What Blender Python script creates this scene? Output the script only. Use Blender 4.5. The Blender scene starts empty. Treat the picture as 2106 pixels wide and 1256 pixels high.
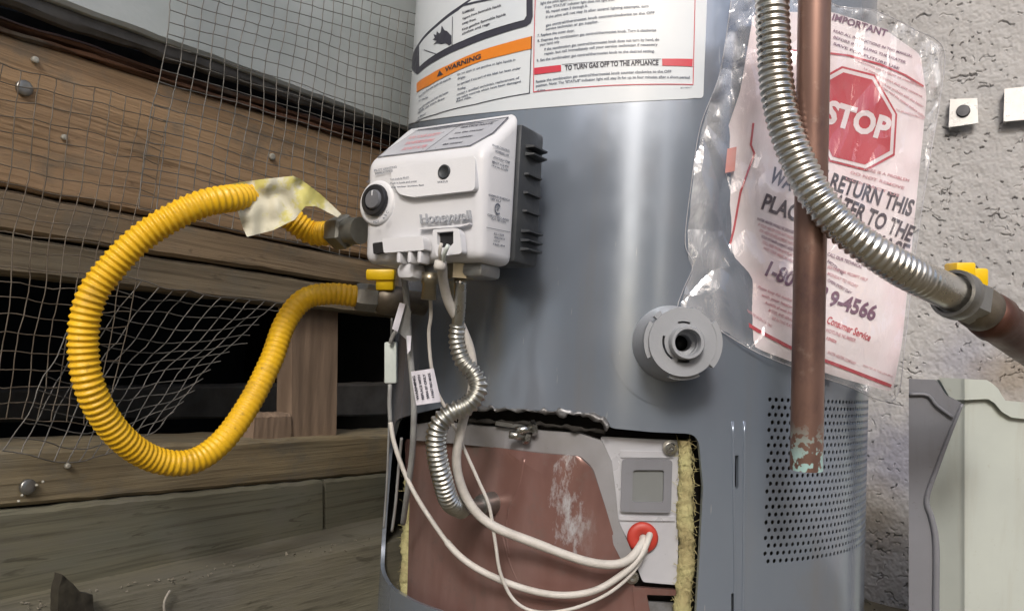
import bpy, bmesh, math, random
import numpy as np
from mathutils import Vector, Matrix
from mathutils import noise as mn
random.seed(7); rng = np.random.default_rng(7)
scene = bpy.context.scene
COL = scene.collection

# ------------------------------------------------------------------ camera
W, H, F = 2106.0, 1256.0, 1653.0
PITCH, ROLL, CZ = math.radians(4.2), math.radians(3.16), 0.28
M3 = Matrix.Rotation(math.pi/2+PITCH, 3, 'X') @ Matrix.Rotation(ROLL, 3, 'Z')
CAM = Vector((0, 0, CZ))
cd = bpy.data.cameras.new('camera'); cam = bpy.data.objects.new('camera', cd); COL.objects.link(cam)
cam.matrix_world = Matrix.Translation(CAM) @ M3.to_4x4()
cd.sensor_width = 36; cd.lens = F/W*36; cd.clip_start = 0.01; cd.clip_end = 500
scene.camera = cam

# ------------------------------------------------------------------ light
SUN_EL, SUN_AZ = 36.0, 187.5         # azimuth clockwise from +Y (north); light comes from behind the camera, from above
wd = bpy.data.worlds.new('World'); scene.world = wd; wd.use_nodes = True
nt = wd.node_tree; nt.nodes.clear()
sky = nt.nodes.new('ShaderNodeTexSky'); sky.sky_type = 'NISHITA'; sky.sun_disc = False
sky.sun_elevation = math.radians(SUN_EL); sky.sun_rotation = math.radians(SUN_AZ)
sky.air_density = 1.0; sky.dust_density = 4.0; sky.ozone_density = 1.0
bg = nt.nodes.new('ShaderNodeBackground'); bg.inputs[1].default_value = 0.15
wo = nt.nodes.new('ShaderNodeOutputWorld')
nt.links.new(sky.outputs[0], bg.inputs[0]); nt.links.new(bg.outputs[0], wo.inputs[0])
sd = bpy.data.lights.new('sun', 'SUN'); sd.energy = 1.15; sd.angle = math.radians(10); sd.color = (1, .98, .95)
so = bpy.data.objects.new('sun', sd); COL.objects.link(so)
a, e = math.radians(SUN_AZ), math.radians(SUN_EL)
sdir = Vector((math.sin(a)*math.cos(e), math.cos(a)*math.cos(e), math.sin(e)))
so.rotation_euler = sdir.to_track_quat('Z', 'Y').to_euler()
vs = scene.view_settings
vs.view_transform = 'Standard'; vs.look = 'None'; vs.gamma = 1; vs.use_curve_mapping = False
vs.exposure = 0.46

# ------------------------------------------------------------------ geometry helpers
def ray(x, y): return M3 @ Vector(((x-W/2)/F, -(y-H/2)/F, -1))
def at(x, y, t): return CAM + ray(x, y)*t
R = 0.25
def _az(x, y): d = ray(x, y); return math.atan2(d.x, d.y)
_a1, _a2 = _az(815, 650), _az(1790, 650)
_ac, _ah = (_a1+_a2)/2, (_a2-_a1)/2
AX = Vector((R/math.sin(_ah)*math.sin(_ac), R/math.sin(_ah)*math.cos(_ac), 0))
EF = -AX.normalized(); ER = Vector((-EF.y, EF.x, 0))
def cyl(phi, z, r=R):
    n = EF*math.cos(phi)+ER*math.sin(phi)
    return Vector((AX.x+n.x*r, AX.y+n.y*r, z))
def uncyl(x, y, r=R):
    d = ray(x, y); ox, oy = -AX.x, -AX.y
    A = d.x*d.x+d.y*d.y; B = d.x*ox+d.y*oy; Cc = ox*ox+oy*oy-r*r
    t = (-B-math.sqrt(max(B*B-A*Cc, 0)))/A
    p = CAM+d*t; v = p-AX
    return math.atan2(v.dot(ER), v.dot(EF)), p.z
def oncyl(x, y, off=0.0):
    ph, z = uncyl(x, y, R+off); return cyl(ph, z, R+off)
_w = ray(2000, 803); WD = Vector((_w.x, _w.y, 0)).normalized()      # direction the left wall runs
WN = Vector((WD.y, -WD.x, 0)); WC = -0.62                            # its outward normal and offset
SD = WN.copy(); SN = -WD; SC = -1.15                                 # stucco wall: along WN, facing -WD
def onplane(x, y, n, c):
    d = ray(x, y); t = (c-CAM.dot(n))/d.dot(n); return CAM+d*t
def onwall(x, y, off=0.0): return onplane(x, y, WN, WC+off)
def onstuc(x, y, off=0.0): return onplane(x, y, SN, SC+off)
def onz(x, y, z):
    d = ray(x, y); return CAM+d*((z-CAM.z)/d.z)

LOC = {}
def link(o, loc, parent=None):
    COL.objects.link(o); LOC[o.name] = loc
    if parent is not None:
        o.parent = parent; o.location = loc-LOC[parent.name]
    else: o.location = loc
def tag(o, label=None, cat=None, group=None, kind=None):
    for k, v in (('label', label), ('category', cat), ('group', group), ('kind', kind)):
        if v: o[k] = v
    return o
def thing(name, loc, label, cat, group=None):
    o = bpy.data.objects.new(name, None); o.empty_display_size = .02
    link(o, Vector(loc)); return tag(o, label, cat, group)
class MB:
    def __init__(s): s.v, s.f, s.sm = [], [], []
    def add(s, v, f, smooth=True):
        n = len(s.v); s.v += [Vector(p) for p in v]; s.f += [tuple(i+n for i in q) for q in f]; s.sm += [smooth]*len(f); return s
    def build(s, name, mat, parent=None, loc=None, label=None, normals=None, angle=None):
        c = Vector(loc) if loc is not None else sum(s.v, Vector())/max(1, len(s.v))
        me = bpy.data.meshes.new(name); me.from_pydata([p-c for p in s.v], [], s.f)
        me.polygons.foreach_set('use_smooth', s.sm); me.update()
        if angle is not None: me.set_sharp_from_angle(angle=math.radians(angle))
        if normals is not None: me.normals_split_custom_set_from_vertices([tuple(normals(p)) for p in s.v])
        for m in (mat if isinstance(mat, (list, tuple)) else [mat]): me.materials.append(m)
        o = bpy.data.objects.new(name, me); link(o, c, parent)
        if label: o['label'] = label
        return o
def fillpoly(outer, holes=(), stepx=None, stepy=None):
    """2D polygon with holes -> triangles, cut into bands so that it can be bent"""
    bm = bmesh.new()
    for loop in [outer]+list(holes):
        vs_ = [bm.verts.new((p[0], p[1], 0)) for p in loop]
        for i in range(len(vs_)): bm.edges.new((vs_[i], vs_[(i+1) % len(vs_)]))
    bmesh.ops.triangle_fill(bm, use_beauty=True, use_dissolve=False, edges=bm.edges[:])
    xs = [p[0] for p in outer]; ys = [p[1] for p in outer]
    for step, lo, hi, ax in ((stepx, min(xs), max(xs), 0), (stepy, min(ys), max(ys), 1)):
        if not step: continue
        k = math.floor(lo/step)+1
        while k*step < hi:
            co = [0, 0, 0]; no = [0, 0, 0]; co[ax] = k*step; no[ax] = 1
            bmesh.ops.bisect_plane(bm, geom=bm.verts[:]+bm.edges[:]+bm.faces[:], plane_co=co, plane_no=no, dist=1e-7); k += 1
    bmesh.ops.remove_doubles(bm, verts=bm.verts[:], dist=1e-7)
    bm.normal_update()
    for f in bm.faces:
        if f.normal.z < 0: f.normal_flip()
    bm.verts.index_update()
    v = [(p.co.x, p.co.y) for p in bm.verts]; fs = [tuple(q.index for q in f.verts) for f in bm.faces]
    be = []
    for e in bm.edges:
        if len(e.link_faces) == 1:
            l = e.link_loops[0]; be.append((l.vert.index, l.link_loop_next.vert.index))
    bm.free(); return v, fs, be
def sheet(mb, outer, holes, mapf, thick=0.0, back=True, stepx=None, stepy=None):
    """mapf(u, v, d) -> 3D, d the depth behind the front"""
    v, fs, be = fillpoly(outer, holes, stepx, stepy)
    mb.add([mapf(p[0], p[1], 0.0) for p in v], fs, True)
    if thick:
        vf = [mapf(p[0], p[1], 0.0) for p in v]; vb = [mapf(p[0], p[1], thick) for p in v]; n = len(v)
        used = sorted({i for e in be for i in e}); ix = {k: i for i, k in enumerate(used)}; m = len(used)
        mb.add([vf[k] for k in used]+[vb[k] for k in used], [(ix[b], ix[a], ix[a]+m, ix[b]+m) for a, b in be], False)
        if back: mb.add(vb, [f[::-1] for f in fs], True)
    return mb
def cylmap(r, bulge=None):
    def f(s, z, d): return cyl(s/R, z, r-d+(bulge(s, z) if bulge else 0))
    return f
def cpts(pts, r=R):
    out = []
    for p in pts:
        ph, z = uncyl(p[0], p[1], r); out.append((ph*R, z))
    return out
def cnorm(p): return Vector((p.x-AX.x, p.y-AX.y, 0)).normalized()
def cpoly(mb, pts, r, thick=0.0, holes=(), bulge=None, back=True):
    return sheet(mb, cpts(pts, r), [cpts(h, r) for h in holes], cylmap(r, bulge), thick, back, stepx=.006)
def roundpoly(pts, rad, n=5):
    out = []; m = len(pts)
    for i in range(m):
        p, a, b = Vector(pts[i]), Vector(pts[i-1]), Vector(pts[(i+1) % m])
        r = rad[i] if isinstance(rad, (list, tuple)) else rad
        if r <= 0: out.append((p.x, p.y)); continue
        da, db = (a-p), (b-p); q = min(r, da.length*.45, db.length*.45)
        s, e_ = p+da.normalized()*q, p+db.normalized()*q
        for k in range(n+1):
            t = k/n; c = s*(1-t)**2+p*2*t*(1-t)+e_*t*t; out.append((c.x, c.y))
    return out
def catmull(pts, per=24):
    P = [Vector(p) for p in pts]; P = [P[0]*2-P[1]]+P+[P[-1]*2-P[-2]]; out = []
    for i in range(1, len(P)-2):
        p0, p1, p2, p3 = P[i-1:i+3]
        for k in range(per):
            t = k/per
            out.append(.5*((2*p1)+(p2-p0)*t+(2*p0-5*p1+4*p2-p3)*t*t+(3*p1-p0-3*p2+p3)*t**3))
    out.append(P[-2]); return out
def resample(pts, step):
    L = [0.0]
    for i in range(1, len(pts)): L.append(L[-1]+(pts[i]-pts[i-1]).length)
    n = max(2, int(L[-1]/step)); out = []; j = 0
    for k in range(n+1):
        d = L[-1]*k/n
        while j < len(L)-2 and L[j+1] < d: j += 1
        t = (d-L[j])/max(1e-9, L[j+1]-L[j]); out.append(pts[j].lerp(pts[j+1], min(1, max(0, t))))
    return out, L[-1]
def tube(mb, path, rad, seg=12, step=.004, caps=True, spline=True):
    """rad: number or function(arc length, total) -> radius"""
    pts = catmull(path) if spline and len(path) > 2 else [Vector(p) for p in path]
    pts, L = resample(pts, step); n = len(pts)
    T = [(pts[min(i+1, n-1)]-pts[max(i-1, 0)]).normalized() for i in range(n)]
    up = Vector((0, 0, 1)) if abs(T[0].z) < .9 else Vector((1, 0, 0))
    N = (up-T[0]*up.dot(T[0])).normalized(); v, f = [], []
    for i in range(n):
        N = (N-T[i]*N.dot(T[i])).normalized(); B = T[i].cross(N)
        r = rad(L*i/(n-1), L) if callable(rad) else rad
        for k in range(seg):
            a = 2*math.pi*k/seg; v.append(pts[i]+(N*math.cos(a)+B*math.sin(a))*r)
    for i in range(n-1):
        for k in range(seg):
            k2 = (k+1) % seg; f.append((i*seg+k, i*seg+k2, (i+1)*seg+k2, (i+1)*seg+k))
    if caps: f += [tuple(range(seg))[::-1], tuple(range((n-1)*seg, n*seg))]
    return mb.add(v, f, True)
def lathe(mb, o, axis, prof, seg=32, phase=0.0, hexa=False, cap0=True):
    """prof: (radius, distance along axis)"""
    o, ax = Vector(o), Vector(axis).normalized()
    up = Vector((0, 0, 1)) if abs(ax.z) < .9 else Vector((1, 0, 0))
    N = (up-ax*up.dot(ax)).normalized(); B = ax.cross(N); v, f = [], []
    if hexa: seg = 6
    for r, d in prof:
        for k in range(seg):
            a = 2*math.pi*(k+phase)/seg; v.append(o+ax*d+(N*math.cos(a)+B*math.sin(a))*r)
    for i in range(len(prof)-1):
        for k in range(seg):
            k2 = (k+1) % seg; f.append((i*seg+k, i*seg+k2, (i+1)*seg+k2, (i+1)*seg+k))
    if prof[0][0] > 1e-6 and cap0: f.append(tuple(range(seg))[::-1])
    if prof[-1][0] > 1e-6: f.append(tuple(range((len(prof)-1)*seg, len(prof)*seg)))
    return mb.add(v, f, not hexa)
def box(mb, o, ux, uy, uz, bev=0.0, segs=2):
    """box from corner o along three vectors"""
    bm = bmesh.new(); o, ux, uy, uz = map(Vector, (o, ux, uy, uz))
    vv = [bm.verts.new(o+ux*i+uy*j+uz*k) for k in (0, 1) for j in (0, 1) for i in (0, 1)]
    for q in ((0, 2, 3, 1), (4, 5, 7, 6), (0, 1, 5, 4), (2, 6, 7, 3), (0, 4, 6, 2), (1, 3, 7, 5)): bm.faces.new([vv[i] for i in q])
    bmesh.ops.recalc_face_normals(bm, faces=bm.faces[:])
    if bev: bmesh.ops.bevel(bm, geom=bm.edges[:], offset=bev, segments=segs, profile=.5, affect='EDGES')
    bm.verts.index_update()
    mb.add([p.co.copy() for p in bm.verts], [tuple(q.index for q in f.verts) for f in bm.faces], bool(bev)); bm.free(); return mb
_tc = {}
def textmesh(s, bold):
    key = (s, bold)
    if key not in _tc:
        cu = bpy.data.curves.new('text', 'FONT'); cu.body = s; cu.size = 1; cu.offset = bold; cu.resolution_u = 3
        o = bpy.data.objects.new('text', cu); COL.objects.link(o)
        dg = bpy.context.evaluated_depsgraph_get(); me = bpy.data.meshes.new_from_object(o.evaluated_get(dg))
        v = [(p.co.x, p.co.y) for p in me.vertices]; f = [tuple(p.vertices) for p in me.polygons]
        bpy.data.objects.remove(o); bpy.data.curves.remove(cu); bpy.data.meshes.remove(me); _tc[key] = (v, f)
    return _tc[key]
def text(mb, s, p0, p1, cap, mapf, bold=.0):
    """baseline from p0 to p1 in the (u, v) plane of mapf, capital height cap"""
    v, f = textmesh(s, bold); x0 = min(p[0] for p in v); x1 = max(p[0] for p in v)
    d = Vector(p1)-Vector(p0); L = d.length; d.normalize(); n = Vector((-d.y, d.x))
    sx = L/(x1-x0); sy = cap/.69
    mb.add([mapf(*(Vector(p0)+d*((q[0]-x0)*sx)+n*(q[1]*sy))) for q in v], f, False)
def pxtext(mb, s, p0, p1, cap, mapf, bold=.0):
    """the same with p0, p1 in picture axes (y down)"""
    text(mb, s, (p0[0], -p0[1]), (p1[0], -p1[1]), cap, lambda u, w: mapf(u, -w), bold)

# ------------------------------------------------------------------ materials
def newmat(name):
    m = bpy.data.materials.new(name); m.use_nodes = True; t = m.node_tree; t.nodes.clear()
    o = t.nodes.new('ShaderNodeOutputMaterial'); b = t.nodes.new('ShaderNodeBsdfPrincipled')
    t.links.new(b.outputs[0], o.inputs[0]); return m, t, b
def mapping(t, rotz=0.0, scale=(1, 1, 1)):
    g = t.nodes.new('ShaderNodeNewGeometry'); m = t.nodes.new('ShaderNodeMapping'); m.vector_type = 'POINT'
    r = t.nodes.new('ShaderNodeVectorRotate'); r.rotation_type = 'Z_AXIS'; r.inputs['Angle'].default_value = rotz
    t.links.new(g.outputs['Position'], r.inputs['Vector']); m.inputs['Scale'].default_value = scale
    t.links.new(r.outputs[0], m.inputs['Vector']); return m.outputs[0]
def noise(t, vec, scale, detail=4.0, rough=.6, dist=0.0):
    n = t.nodes.new('ShaderNodeTexNoise'); n.inputs['Scale'].default_value = scale; n.inputs['Detail'].default_value = detail
    n.inputs['Roughness'].default_value = rough; n.inputs['Distortion'].default_value = dist
    if vec is not None: t.links.new(vec, n.inputs['Vector'])
    return n.outputs['Fac']
def ramp(t, fac, stops):
    r = t.nodes.new('ShaderNodeValToRGB'); e = r.color_ramp.elements
    while len(e) < len(stops): e.new(.5)
    for k, (p, c) in enumerate(stops): e[k].position = p; e[k].color = (c[0], c[1], c[2], 1) if not isinstance(c, (int, float)) else (c, c, c, 1)
    t.links.new(fac, r.inputs[0]); return r.outputs[0]
def mix(t, fac, a, b):
    m = t.nodes.new('ShaderNodeMix'); m.data_type = 'RGBA'
    for s, v in ((m.inputs[0], fac), (m.inputs[6], a), (m.inputs[7], b)):
        if hasattr(v, 'is_output'): t.links.new(v, s)
        elif isinstance(v, (int, float)): s.default_value = v
        else: s.default_value = (v[0], v[1], v[2], 1)
    return m.outputs[2]
def bump(t, b, h, strength=.3, dist=.001):
    n = t.nodes.new('ShaderNodeBump'); n.inputs['Strength'].default_value = strength; n.inputs['Distance'].default_value = dist
    t.links.new(h, n.inputs['Height']); t.links.new(n.outputs[0], b.inputs['Normal'])
def setc(t, b, c):
    if hasattr(c, 'is_output'): t.links.new(c, b.inputs['Base Color'])
    else: b.inputs['Base Color'].default_value = (c[0], c[1], c[2], 1)
def simple(name, c1, c2=None, scale=30.0, rough=.5, metal=0.0, bstr=0.0, bscale=200.0, lo=.35, hi=.65, stretch=(1, 1, 1), rotz=0.0, rvar=.1, spec=.5):
    m, t, b = newmat(name); vec = mapping(t, rotz, stretch)
    f = noise(t, vec, scale)
    setc(t, b, ramp(t, f, [(lo, c1), (hi, c2 or [x*.8 for x in c1])]))
    b.inputs['Metallic'].default_value = metal; b.inputs['Specular IOR Level'].default_value = spec
    t.links.new(ramp(t, noise(t, vec, scale*2.3), [(.3, max(0, rough-rvar)), (.7, min(1, rough+rvar))]), b.inputs['Roughness'])
    if bstr: bump(t, b, noise(t, vec, bscale, 3), bstr)
    return m
WROT = -math.atan2(WD.y, WD.x)
def wood(name, c1, c2, c3, seed=0.0, bstr=.5):
    m, t, b = newmat(name)
    v1 = mapping(t, WROT, (2.0, 20, 55)); v2 = mapping(t, WROT, (3, 3, 6)); v3 = mapping(t, WROT, (6, 120, 300))
    o = t.nodes.new('ShaderNodeVectorMath'); o.operation = 'ADD'; o.inputs[1].default_value = (seed, seed*.7, seed*1.3); t.links.new(v1, o.inputs[0])
    g = noise(t, o.outputs[0], 1.3, 6, .65, .6)
    base = ramp(t, g, [(.28, c2), (.5, c1), (.74, [x*1.18 for x in c1])])
    col = mix(t, ramp(t, noise(t, v2, 2.2, 5, .6), [(.42, 0.0), (.68, 1.0)]), base, c3)
    col = mix(t, ramp(t, noise(t, v3, 1.0, 3), [(.50, 0.0), (.72, .75)]), col, [x*.55 for x in c2])
    col = mix(t, ramp(t, noise(t, mapping(t, WROT, (5, 5, 9)), 3.0, 6, .7), [(.52, 0.0), (.66, .55)]), col, (.15, .14, .115))
    setc(t, b, mix(t, ramp(t, noise(t, mapping(t, WROT, (9, 9, 60)), 2.0, 4, .6, 1.0), [(.62, 0.0), (.70, .6)]), col, [x*.45 for x in c2]))
    b.inputs['Roughness'].default_value = .82; b.inputs['Specular IOR Level'].default_value = .25
    bump(t, b, noise(t, v3, 1.0, 5, .7), bstr, .002); return m

def tank_paint(name):
    m, t, b = newmat(name); v = mapping(t, 0, (1, 1, .5)); vf = mapping(t); vs_ = mapping(t, 0, (1, 1, .045))
    c = ramp(t, noise(t, v, 7, 4), [(.3, (.25, .295, .37)), (.55, (.275, .32, .39)), (.75, (.30, .325, .375))])
    c = mix(t, ramp(t, noise(t, vs_, 42, 4, .6), [(.58, 0.0), (.75, .30)]), c, (.30, .28, .25))          # dried drips
    c = mix(t, ramp(t, noise(t, vf, 9, 6, .75), [(.56, 0.0), (.75, .30)]), c, (.27, .255, .235))          # dust
    c = mix(t, ramp(t, noise(t, mapping(t, .6, (1, 1, .12)), 260, 2, .5), [(.735, 0.0), (.77, .6)]), c, (.55, .56, .58))   # scratches
    setc(t, b, c)
    t.links.new(ramp(t, noise(t, vf, 11, 5, .7), [(.35, .16), (.7, .25)]), b.inputs['Roughness'])
    b.inputs['Specular IOR Level'].default_value = .6; b.inputs['Metallic'].default_value = .56
    bump(t, b, noise(t, v, 9, 4, .5), .16, .003); return m
M = {}
M['tank'] = tank_paint('tank_paint')
M['tank_dark'] = simple('inner_dark', (.02, .018, .016), (.035, .03, .026), 20, .9)
M['label'] = simple('label_paper', (.66, .70, .74), (.60, .65, .70), 12, .18, rvar=.04)
M['ink'] = simple('black_ink', (.03, .03, .045), (.04, .04, .06), 50, .45)
M['ink_soft'] = simple('grey_ink', (.13, .15, .20), (.10, .12, .16), 50, .45)
M['red_ink'] = simple('red_ink', (.55, .03, .06), (.5, .05, .07), 50, .4)
M['orange'] = simple('orange_ink', (.75, .22, .012), (.65, .20, .015), 20, .4)
M['white_plastic'] = simple('white_plastic', (.66, .67, .70), (.60, .61, .65), 9, .35, bstr=.08, bscale=600)
M['heat_sink'] = simple('dark_cast_metal', (.035, .04, .048), (.05, .055, .06), 40, .5, .3, .2)
M['knob'] = simple('black_plastic', (.014, .015, .018), (.02, .02, .024), 40, .4)
M['knob_cap'] = simple('grey_plastic', (.12, .125, .14), (.15, .155, .17), 40, .35)
M['grey_plastic'] = simple('drain_plastic', (.30, .315, .345), (.26, .275, .30), 20, .45, bstr=.1, bscale=500)
M['letter_shade'] = simple('letter_shade_grey', (.36, .38, .42), (.33, .35, .39), 20, .4)
M['black'] = simple('socket_black', (.008, .008, .01), (.012, .012, .014), 40, .6)
M['steel'] = simple('bright_steel', (.55, .55, .53), (.45, .45, .43), 60, .30, 1.0)
M['flex_steel'] = simple('flex_steel', (.68, .665, .63), (.54, .525, .49), 25, .30, 1.0)
M['flex_dull'] = simple('flex_aluminium', (.55, .55, .52), (.40, .40, .37), 40, .36, 1.0)
M['zinc'] = simple('dull_zinc', (.34, .34, .33), (.24, .235, .22), 40, .45, .9, .2)
M['brass'] = simple('dull_brass', (.40, .35, .25), (.28, .25, .19), 40, .4, .9)
def hose_mat():
    m, t, b = newmat('yellow_coating'); v = mapping(t)
    c = ramp(t, noise(t, v, 9, 4), [(.3, (.62, .345, .010)), (.6, (.78, .47, .012)), (.8, (.80, .54, .03))])
    c = mix(t, ramp(t, noise(t, v, 26, 6, .75), [(.54, 0.0), (.72, .5)]), c, (.30, .19, .04))
    c = mix(t, ramp(t, noise(t, v, 170, 3, .6), [(.62, 0.0), (.72, .45)]), c, (.16, .10, .03))
    setc(t, b, c); t.links.new(ramp(t, noise(t, v, 40, 4), [(.3, .34), (.7, .58)]), b.inputs['Roughness'])
    bump(t, b, noise(t, v, 300, 3), .12); return m
M['yellow'] = hose_mat()
M['handle_yellow'] = simple('yellow_vinyl', (.80, .52, .004), (.72, .46, .004), 30, .4)
M['wire_white'] = simple('white_braid', (.55, .53, .50), (.44, .42, .39), 60, .6, bstr=.2, bscale=900)
M['wire_grey'] = simple('grey_cable', (.30, .31, .31), (.22, .22, .22), 60, .5)
M['connector'] = simple('connector_white', (.62, .68, .66), (.52, .58, .56), 40, .4)
M['paper_tag'] = simple('wire_tag', (.66, .65, .72), (.58, .57, .64), 40, .6)
M['galv'] = simple('galvanised_wire', (.085, .083, .075), (.17, .16, .145), 90, .55, .35)
M['galv_rust'] = simple('rusty_wire', (.085, .065, .045), (.16, .135, .105), 40, .6, .2)
M['sky_screen'] = simple('dark_screen', (.06, .05, .04), (.04, .034, .028), 6, .9)
M['film_edge'] = simple('film_edge', (.50, .50, .53), (.38, .38, .42), 60, .25)
M['zinc_dark'] = simple('tarnished_brass', (.22, .19, .15), (.12, .10, .08), 40, .5, .7, .2)
M['bark'] = simple('dark_bark', (.035, .03, .018), (.02, .017, .011), 40, .9, bstr=.6, bscale=150)
M['fibre_pale'] = simple('pale_fibre', (.30, .28, .24), (.25, .23, .2), 60, .9)
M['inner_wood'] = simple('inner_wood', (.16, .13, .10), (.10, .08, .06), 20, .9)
M['nut_grey'] = simple('olive_grey_nut', (.20, .20, .18), (.14, .14, .125), 40, .5, .6, .15)
M['faded_ink'] = simple('faded_ink', (.05, .04, .055), (.10, .075, .095), 24, .5)
M['siding'] = simple('painted_siding', (.44, .475, .48), (.36, .40, .40), 6, .65, bstr=.25, bscale=80, stretch=(1, 1, 2))
M['flashing'] = simple('grey_flashing', (.10, .098, .095), (.06, .056, .052), 25, .6, bstr=.3, bscale=90)
M['black_gap'] = simple('gap_black', (.012, .011, .010), (.02, .017, .014), 40, .9)
M['rim_wood'] = wood('rim_wood', (.36, .24, .135), (.22, .14, .078), (.37, .25, .15), 0)
M['strip_wood'] = wood('strip_wood', (.11, .055, .030), (.035, .02, .013), (.15, .07, .04), 3)
M['plank_wood'] = wood('plank_wood', (.25, .185, .115), (.16, .115, .07), (.22, .17, .115), 7)
M['plank_low'] = wood('plank_low_wood', (.21, .17, .115), (.135, .107, .07), (.18, .155, .11), 11)
M['post_wood'] = simple('post_wood', (.26, .185, .13), (.17, .12, .084), 10, .85, stretch=(4, 4, .6), bstr=.4, bscale=60)
M['sill_wood'] = wood('sill_wood', (.25, .20, .12), (.16, .125, .075), (.21, .18, .12), 17)
M['skirt_wood'] = wood('skirt_wood', (.155, .145, .10), (.12, .11, .077), (.138, .14, .11), 23, .2)
M['footing'] = wood('footing_wood', (.145, .134, .095), (.108, .10, .07), (.128, .122, .10), 31, .5)
M['soil'] = simple('soil', (.16, .135, .085), (.07, .058, .038), 22, .95, bstr=.9, bscale=120)
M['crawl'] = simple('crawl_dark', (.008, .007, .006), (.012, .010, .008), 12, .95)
M['paint_spot'] = simple('paint_spot', (.40, .39, .34), (.30, .29, .25), 60, .6)
M['copper_end'] = None
M['paper'] = simple('sheet_paper', (.90, .835, .85), (.88, .70, .73), 9, .6, bstr=.2, bscale=40, lo=.4, hi=.75)
M['pink_ink'] = simple('pink_ink', (.60, .27, .31), (.62, .36, .38), 50, .5)
M['purple_ink'] = simple('purple_ink', (.16, .07, .13), (.22, .10, .17), 50, .5)
M['stop_red'] = simple('stop_red', (.50, .030, .050), (.56, .06, .08), 24, .5)
M['stop_white'] = simple('stop_white', (.84, .76, .77), (.80, .70, .72), 30, .5)
M['tape'] = simple('clear_tape', (.62, .72, .86), (.5, .6, .75), 30, .2)
M['tape_red'] = simple('red_tape', (.62, .20, .18), (.6, .3, .28), 30, .5)
M['bracket'] = simple('bright_bracket', (.74, .74, .73), (.62, .61, .59), 40, .32, .35)
M['bolt_dark'] = simple('dark_bolt', (.10, .10, .11), (.07, .07, .075), 40, .4, .8)
M['plate_white'] = simple('white_plate', (.52, .53, .57), (.44, .45, .49), 20, .35, .2)
M['insul'] = simple('fibreglass', (.44, .42, .21), (.27, .22, .11), 26, .95, bstr=.9, bscale=500)
M['foil'] = simple('dirty_foil', (.27, .28, .30), (.12, .115, .11), 40, .45, .6, .8, 120)
M['grommet'] = simple('red_rubber', (.44, .042, .026), (.38, .036, .026), 30, .45)
M['glass_grey'] = simple('sight_glass', (.20, .215, .22), (.17, .18, .18), 10, .18)
def dirty(name, c1, c2, c3, rough, sc=10):
    m, t, b = newmat(name); v = mapping(t); vv = mapping(t, 0, (1, 1, .1))
    c = ramp(t, noise(t, v, sc, 4), [(.3, c1), (.7, c2)])
    c = mix(t, ramp(t, noise(t, vv, 30, 5, .7), [(.52, 0.0), (.72, .45)]), c, c3)
    c = mix(t, ramp(t, noise(t, v, 120, 4, .7), [(.64, 0.0), (.74, .5)]), c, c3)
    setc(t, b, c); t.links.new(ramp(t, noise(t, v, 30, 4), [(.3, rough-.1), (.7, rough+.12)]), b.inputs['Roughness'])
    bump(t, b, noise(t, v, 10, 3), .12, .003); return m
M['panel_grey'] = dirty('panel_grey', (.20, .205, .23), (.165, .17, .19), (.11, .105, .10), .42)
M['gasket'] = dirty('grey_gasket', (.235, .235, .25), (.19, .185, .185), (.115, .09, .075), .45, 22)
M['panel_pale'] = dirty('panel_pale', (.50, .54, .50), (.45, .485, .455), (.36, .35, .29), .38)
M['fibre'] = simple('lint', (.22, .20, .16), (.13, .12, .09), 80, .95)
def door_mat():
    m, t, b = newmat('rusty_door'); v = mapping(t, 0, (1, 1, .35)); vf = mapping(t)
    c = ramp(t, noise(t, v, 9, 5, .6), [(.3, (.11, .055, .046)), (.5, (.205, .112, .098)), (.72, (.29, .19, .175))])
    c = mix(t, ramp(t, noise(t, vf, 45, 5, .7), [(.55, 0.0), (.75, .6)]), c, (.17, .135, .125))
    # rubbed, bare patches with ragged outlines; the tall pale one paints in a highlight
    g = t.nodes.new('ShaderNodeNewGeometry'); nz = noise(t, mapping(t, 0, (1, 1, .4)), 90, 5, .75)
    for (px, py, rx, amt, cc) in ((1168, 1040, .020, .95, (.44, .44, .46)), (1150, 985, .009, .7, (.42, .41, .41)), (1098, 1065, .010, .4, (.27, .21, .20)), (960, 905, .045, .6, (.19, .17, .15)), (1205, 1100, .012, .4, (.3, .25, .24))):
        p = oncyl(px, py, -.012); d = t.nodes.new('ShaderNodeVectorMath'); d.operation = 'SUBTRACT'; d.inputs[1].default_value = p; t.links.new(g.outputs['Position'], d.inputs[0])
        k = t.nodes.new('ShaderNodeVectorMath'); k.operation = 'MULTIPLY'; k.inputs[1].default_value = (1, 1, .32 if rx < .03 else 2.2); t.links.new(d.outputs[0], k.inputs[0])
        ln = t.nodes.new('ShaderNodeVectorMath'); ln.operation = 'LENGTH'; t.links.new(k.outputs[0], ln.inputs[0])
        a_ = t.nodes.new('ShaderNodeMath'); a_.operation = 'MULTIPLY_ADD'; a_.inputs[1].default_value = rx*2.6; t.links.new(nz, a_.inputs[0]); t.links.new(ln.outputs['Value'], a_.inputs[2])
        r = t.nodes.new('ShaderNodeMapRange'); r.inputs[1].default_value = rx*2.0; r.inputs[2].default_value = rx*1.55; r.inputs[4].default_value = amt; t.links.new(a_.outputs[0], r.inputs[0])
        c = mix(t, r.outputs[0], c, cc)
    setc(t, b, c); b.inputs['Roughness'].default_value = .24; b.inputs['Metallic'].default_value = .3
    bump(t, b, noise(t, v, 30, 4), .35, .002); return m
M['door'] = door_mat()
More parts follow.
